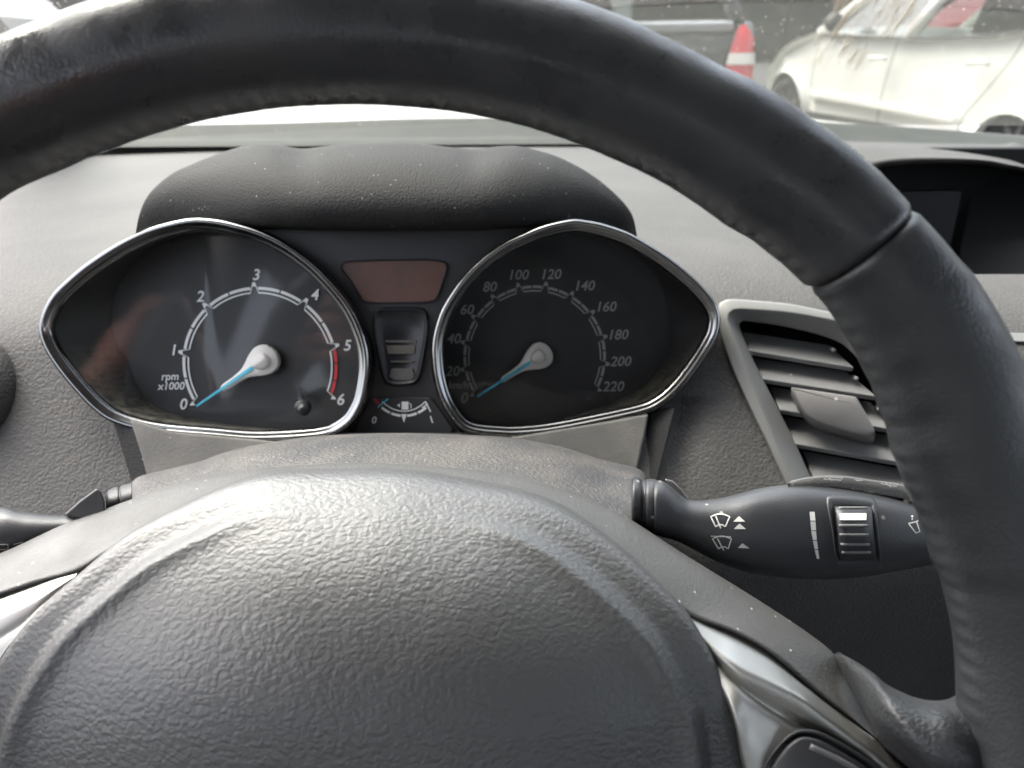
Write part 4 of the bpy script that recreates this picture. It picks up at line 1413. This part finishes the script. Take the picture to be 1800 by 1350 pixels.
# ------------------------------------------------------------------ steering wheel
TW = R(25)
WN = Vector((0, -math.cos(TW), math.sin(TW)))
WO = CAM + Vector((-0.0413, 0.1293, -0.1525))
WP = Plane(WO, WN)
sw = empty('steering_wheel', WO, 'black leather steering wheel with grained airbag cover and silver spoke trims', 'steering wheel')
PX = 0.000146
f_in = sampler([(0, 0), (5, 0), (11, -6), (14, -16), (18, -17), (21, -21), (24, -19), (28, -5), (32, 8), (36, 17), (40, 24), (44, 19), (48, 14), (52, 4), (58, 4), (66, -1), (72, -2), (77, -5), (85, -8), (91, -8), (98, -6), (105, -3), (112, 1), (116, 6), (124, 22), (140, 24), (148, 8), (156, -19), (166, -17), (175, 0), (180, 0)])
f_out = sampler([(0, 0), (10, 3), (28, 8), (30, 11), (35, 13), (37, 8), (42, 4), (47, 6), (49, 3), (52, 0), (56, -3), (60, -12), (64, -12), (68, -8), (90, -5), (111, -2), (117, 2), (130, 5), (145, 12), (160, 8), (180, 0)])
RCN, TR_ = 0.168, 0.0155


def rim_ring(th, squeeze=0.0, n=48):
    a = R(th)
    t = th % 360
    ri = RCN - TR_ + PX * (f_in(t) if t <= 180 else 0) + squeeze
    ro = RCN + TR_ + PX * (f_out(t) if t <= 180 else 0) - squeeze
    rc, ra = 0.5 * (ri + ro), 0.5 * (ro - ri)
    rb = 0.0158 - squeeze
    dx, dy = math.cos(a), math.sin(a)
    out = []
    for k in range(n):
        p = 2 * math.pi * k / n
        cp_, sp_ = math.cos(p), math.sin(p)
        r = rc + ra * math.copysign(abs(cp_) ** 0.92, cp_)
        # stitched seam on the inner edge
        g = math.exp(-((p - math.pi) / 0.22) ** 2)
        r += g * 0.00045 * math.sin(a * 200)
        h = rb * sp_
        out.append(WP.pt(r * dx, r * dy, h))
    return out


def rim_part(name, a0, a1, m, step=0.5):
    n = int(abs(a1 - a0) / step)
    rg = []
    for i in range(n + 1):
        th = a0 + (a1 - a0) * i / n
        e = min(th - a0, a1 - th)
        sq = 0.0007 * max(0, 1 - e / 0.6) ** 2
        rg.append(rim_ring(th, sq))
    return mesh(name, *loft(rg, True, True, True), m, sw)


SEAM = 41.7
rim_part('rim', SEAM + 0.1, 180 - SEAM - 0.1, M['rim'])
rim_part('grip', -35, SEAM - 0.1, M['grip'])
rim_part('grip', 180 - SEAM + 0.1, 215, M['grip'])
rim_part('rim', 215.2, 324.8, M['rim'])

# airbag cover
AB = [(479, 835), (590, 832), (700, 833), (780, 844), (853, 857), (934, 875), (1007, 907), (1079, 957), (1142, 1011), (1205, 1074), (1246, 1138), (1278, 1201), (1300, 1246), (1315, 1350), (1312, 1450), (1250, 1600), (1100, 1720), (870, 1785), (640, 1800), (400, 1785), (170, 1720), (10, 1600), (-65, 1450), (-65, 1350), (-45, 1250), (9, 1147), (68, 1070), (140, 1007), (217, 943), (280, 907), (343, 876), (407, 850)]
ac = WP.loc(640, 1260, -0.012)


def top_weight(x, y):                                   # 1 at the top of the hub, 0 round the sides
    ang = math.degrees(math.atan2(y - ac[1], x - ac[0]))
    f = min(1, max(0, (abs(ang - 90) - 18) / 50))
    return 1 - f * f * (3 - 2 * f)


def drop(y):                                            # the upper part of the hub leans away from the driver
    t = (y - 0.014) / 0.008
    return 0.62 * 0.008 * (t if t > 20 else math.log(1 + math.exp(t)))


def hub(u, v, h):                                       # pixel on the hub, h above its leaning surface
    y = WP.loc(u, v, h)[1]
    for _ in range(3):
        y = WP.loc(u, v, h - drop(y))[1]
    return WP.at(u, v, h - drop(y))


abl = []
for u, v in smooth(AB, 220, True):
    p_ = hub(u, v, -0.024) - WP.o
    abl.append((p_.dot(WP.ex), p_.dot(WP.ey)))
prof = [(1.0, -0.036), (1.003, -0.028), (1.0, -0.0236), (0.99, -0.0213), (0.97, -0.0201), (0.94, -0.0194), (0.91, -0.0189), (0.89, -0.0183), (0.875, -0.0168), (0.862, -0.0145), (0.850, -0.0128), (0.838, -0.0122), (0.824, -0.0124), (0.806, -0.0127), (0.786, -0.0127), (0.75, -0.0120), (0.68, -0.0098), (0.58, -0.0070), (0.46, -0.0043), (0.34, -0.0024), (0.22, -0.0012), (0.12, -0.0007), (0.02, -0.0005)]
tab = [(0, -0.0005), (0.2, -0.0012), (0.4, -0.0034), (0.6, -0.0072), (0.8, -0.0135), (0.9, -0.0182), (0.96, -0.0215), (0.99, -0.0245), (1.0, -0.027), (1.003, -0.031)]
fine = smooth(tab, 300)


def crown_at(s):
    return min(fine, key=lambda p: abs(p[0] - s))[1]


rg = []
for s, h in prof:
    r = []
    hf = crown_at(s) if h > -0.03 else -0.036
    for x, y in abl:
        f = top_weight(x, y)
        yy = ac[1] + (y - ac[1]) * s
        r.append(WP.pt(ac[0] + (x - ac[0]) * s, yy, h + (hf - h) * f - drop(yy)))
    rg.append(r)
o = mesh('airbag_cover', *loft(rg, True, False, True), M['airbag'], sw, subsurf=1)

# grey spoke cover
cu = [(640, 813), (735, 818), (853, 828), (934, 844), (1007, 867), (1070, 894), (1110, 914), (1196, 970), (1300, 1034), (1383, 1087), (1439, 1126), (1467, 1151), (1494, 1190), (1517, 1223), (1536, 1270), (1543, 1296)]
clw = [(640, 845), (735, 852), (853, 868), (934, 888), (1007, 920), (1079, 970), (1110, 996), (1150, 1032), (1205, 1082), (1260, 1101), (1300, 1117), (1356, 1150), (1411, 1197), (1467, 1242), (1508, 1272), (1542, 1299)]
lu = [(640, 813), (540, 817), (452, 824), (385, 834), (316, 848), (235, 876), (181, 896), (113, 921), (27, 961), (-30, 985), (-100, 1020), (-200, 1080)]
llw = [(640, 845), (540, 845), (479, 848), (407, 863), (343, 889), (280, 920), (217, 956), (180, 980), (138, 1005), (60, 1028), (-60, 1070), (-200, 1140)]


def cover(A, B):
    def lr(f, h):
        out = []
        for a, b in zip(A, B):
            u, v = a[0] + (b[0] - a[0]) * f, a[1] + (b[1] - a[1]) * f
            out.append(hub(u, v, h))
        return out
    return [lr(0.02, -0.095), lr(0, -0.058), lr(0.03, -0.052), lr(0.12, -0.047), lr(0.35, -0.041), lr(0.65, -0.035), lr(0.92, -0.0295), lr(1.0, -0.030), lr(1.02, -0.034), lr(1.05, -0.05)]


right = cover(cu, clw)
left = cover(lu, llw)
mesh('spoke_cover', *rows([l[::-1][:-1] + r for l, r in zip(left, right)], 160, 44), M['cover'], sw)

# silver trims
tA = [(1205, 1079), (1260, 1101), (1300, 1117), (1356, 1150), (1411, 1197), (1467, 1242), (1508, 1272), (1545, 1300), (1600, 1345), (1680, 1410)]
tB = [(1212, 1092), (1255, 1142), (1300, 1178), (1360, 1207), (1410, 1230), (1455, 1264), (1495, 1294), (1530, 1320), (1585, 1367), (1665, 1432)]
tC = [(1220, 1105), (1262, 1170), (1300, 1207), (1340, 1238), (1385, 1266), (1430, 1290), (1475, 1318), (1515, 1345), (1570, 1390), (1650, 1450)]
tD = [(1230, 1130), (1268, 1210), (1292, 1270), (1306, 1340), (1330, 1420), (1380, 1480), (1440, 1500), (1500, 1500), (1560, 1500), (1640, 1520)]


def trim(A, B, C, Dd, k=1.0):
    def rw(P_, h):                                      # the relief fades out towards the narrow tip
        return [hub(u, v, -0.0305 + (h + 0.0305) * k * min(1, (math.dist(a, d) / 150) ** 1.2)) for (u, v), a, d in zip(P_, A, Dd)]
    mid = lambda P_, Q_, f: [(a[0] + (b[0] - a[0]) * f, a[1] + (b[1] - a[1]) * f) for a, b in zip(P_, Q_)]
    return [rw(A, -0.040), rw(A, -0.0325), rw(mid(A, B, 0.2), -0.0290), rw(mid(A, B, 0.8), -0.0215), rw(B, -0.0200), rw(mid(B, C, 0.5), -0.0204), rw(C, -0.0222), rw(mid(C, Dd, 0.07), -0.0195), rw(mid(C, Dd, 0.4), -0.0178), rw(Dd, -0.0175), rw(Dd, -0.03)]


mesh('spoke_trim', *rows(trim(tA, tB, tC, tD), 70, 60), M['silver'], sw)
lA = [(140, 1003), (100, 1014), (60, 1028), (0, 1047), (-60, 1068), (-140, 1100), (-240, 1150)]
lB = [(130, 1014), (90, 1040), (50, 1065), (0, 1090), (-60, 1120), (-140, 1160), (-240, 1210)]
lC = [(118, 1026), (75, 1062), (38, 1098), (-10, 1130), (-70, 1165), (-150, 1210), (-240, 1260)]
lD = [(100, 1045), (40, 1110), (5, 1150), (-40, 1240), (-70, 1320), (-150, 1360), (-240, 1380)]
mesh('spoke_trim', *rows(trim(lA, lB, lC, lD, 0.35), 60, 50), M['silver'], sw)

# switch pad on the right spoke
bo = smooth([(1344, 1352), (1352, 1335), (1364, 1318), (1386, 1295), (1411, 1285), (1444, 1291), (1494, 1318), (1540, 1350), (1580, 1400), (1560, 1450), (1480, 1470), (1380, 1450), (1340, 1400)], 60, True)
bt_ = mesh('switch_pad', *loft([[WP.at(u, v, -0.020) for u, v in shrink(bo, -4)], [WP.at(u, v, -0.0165) for u, v in shrink(bo, -3)], [WP.at(u, v, -0.0158) for u, v in shrink(bo, 1)], [WP.at(u, v, -0.0185) for u, v in shrink(bo, 5)], [WP.at(u, v, -0.0185) for u, v in shrink(bo, 8)], [WP.at(u, v, -0.0150) for u, v in shrink(bo, 11)], [WP.at(u, v, -0.0142) for u, v in shrink(bo, 16)]], True, False, True), M['black'], sw)
mesh('key_ridge', *tube([WP.at(u, v, -0.0140) for u, v in smooth([(1424, 1312), (1455, 1326), (1494, 1346), (1530, 1372)], 16)], 0.0008, 10), M['slat'], bt_)

# leather ends of the right spoke
gu = [(1462, 1150), (1483, 1152), (1511, 1167), (1536, 1184), (1558, 1203), (1592, 1220), (1619, 1229), (1647, 1232), (1672, 1227), (1692, 1210), (1706, 1175), (1720, 1140)]
gl_ = [(1541, 1299), (1556, 1312), (1578, 1330), (1600, 1347), (1630, 1370), (1660, 1395), (1690, 1410), (1725, 1410), (1765, 1400), (1800, 1380), (1830, 1340), (1850, 1280)]


def gr(f, h, dh=0.0):
    return [WP.at(a[0] + (b[0] - a[0]) * f, a[1] + (b[1] - a[1]) * f, h + dh * (1 - math.exp(-i / 2.2)) - 0.012 * max(0, i - 7) / 4) for i, (a, b) in enumerate(zip(gu, gl_))]


mesh('spoke_grip', *rows([gr(0.06, -0.088, 0.07), gr(0.01, -0.072, 0.058), gr(0, -0.061, 0.052), gr(0.06, -0.053, 0.050), gr(0.2, -0.0455, 0.0490), gr(0.45, -0.0365, 0.0445), gr(0.75, -0.0305, 0.0375), gr(1.0, -0.030, 0.023), gr(1.05, -0.045, 0.02)], 80, 56), M['gripw'], sw)
mesh('piping', *tube([WP.at(u, v, h) for u, v, h in smooth([(1474, 1153, -0.058), (1490, 1168, -0.047), (1508, 1192, -0.039), (1530, 1226, -0.0325), (1549, 1262, -0.028), (1563, 1296, -0.0265), (1570, 1318, -0.029)], 30)], 0.0013, 12), M['grip'], sw)

# ------------------------------------------------------------------ the photographer's hand and phone, which the left dial lens mirrors
M['skin'] = mat('skin', (0.62, 0.30, 0.22), 0.5, grain=('noise', 500, 0.0002), blotch=((0.58, 0.29, 0.22), 60, 0.5))
M['sleeve'] = mat('dark_cloth', (0.03, 0.032, 0.038), 0.9, grain=('noise', 400, 0.0006))


def CP3(r, u, f):
    return CAM + RT * r + UP * u + FW * f


ph = MB()
ph.add(prism([CP3(-0.150, -0.060, -0.004), CP3(0.014, -0.060, -0.004), CP3(0.014, 0.014, -0.004), CP3(-0.150, 0.014, -0.004)], -FW * 0.008))
ph.build('phone', M['gloss'], bevel=0.004, segs=4, label='slim black phone held level above the steering wheel by its left end', cat='phone')
pe = empty('person', CP3(-0.22, -0.05, -0.02), 'hand with curled fingers round the end of a phone, in a dark sleeve', 'person')
vs = [(-0.245, -0.085, -0.045), (-0.222, -0.045, -0.022), (-0.40, -0.26, -0.18)]
es = [(0, 1), (0, 2)]
rad = [0.024, 0.024, 0.034]
for k, (u, ln) in enumerate(((0.010, 1.0), (-0.010, 1.08), (-0.031, 1.0), (-0.050, 0.82))):
    b = len(vs)
    r_ = 0.0095 - 0.0008 * k
    vs += [(-0.198, u - 0.002, -0.008), (-0.180 + 0.012 * ln, u, 0.012), (-0.176 + 0.034 * ln, u + 0.004, 0.0115), (-0.172 + 0.054 * ln, u + 0.007, 0.0075)]
    es += [(1, b), (b, b + 1), (b + 1, b + 2), (b + 2, b + 3)]
    rad += [r_ * 1.2, r_ * 1.02, r_ * 0.95, r_ * 0.78]
b = len(vs)
vs += [(-0.205, -0.015, -0.034), (-0.178, 0.000, -0.030), (-0.150, 0.004, -0.0225)]
es += [(1, b), (b, b + 1), (b + 1, b + 2)]
rad += [0.014, 0.011, 0.0085]
me = bpy.data.meshes.new('hand')
me.from_pydata([tuple(CP3(*v) - pe.location) for v in vs], es, [])
ho = bpy.data.objects.new('hand', me)
COL.objects.link(ho)
ho.parent = pe
me.materials.append(M['skin'])
sk = ho.modifiers.new('skin', 'SKIN')
sk.use_smooth_shade = True
for q, r_ in zip(me.skin_vertices[0].data, rad):
    q.radius = (r_, r_)
me.skin_vertices[0].data[0].use_root = True
sb = ho.modifiers.new('sub', 'SUBSURF')
sb.levels = sb.render_levels = 2
mesh('sleeve', *tube(smooth([CP3(-0.262, -0.104, -0.06), CP3(-0.33, -0.18, -0.12), CP3(-0.44, -0.31, -0.22)], 20), lambda t: 0.036 + 0.014 * t, 20), M['sleeve'], pe)
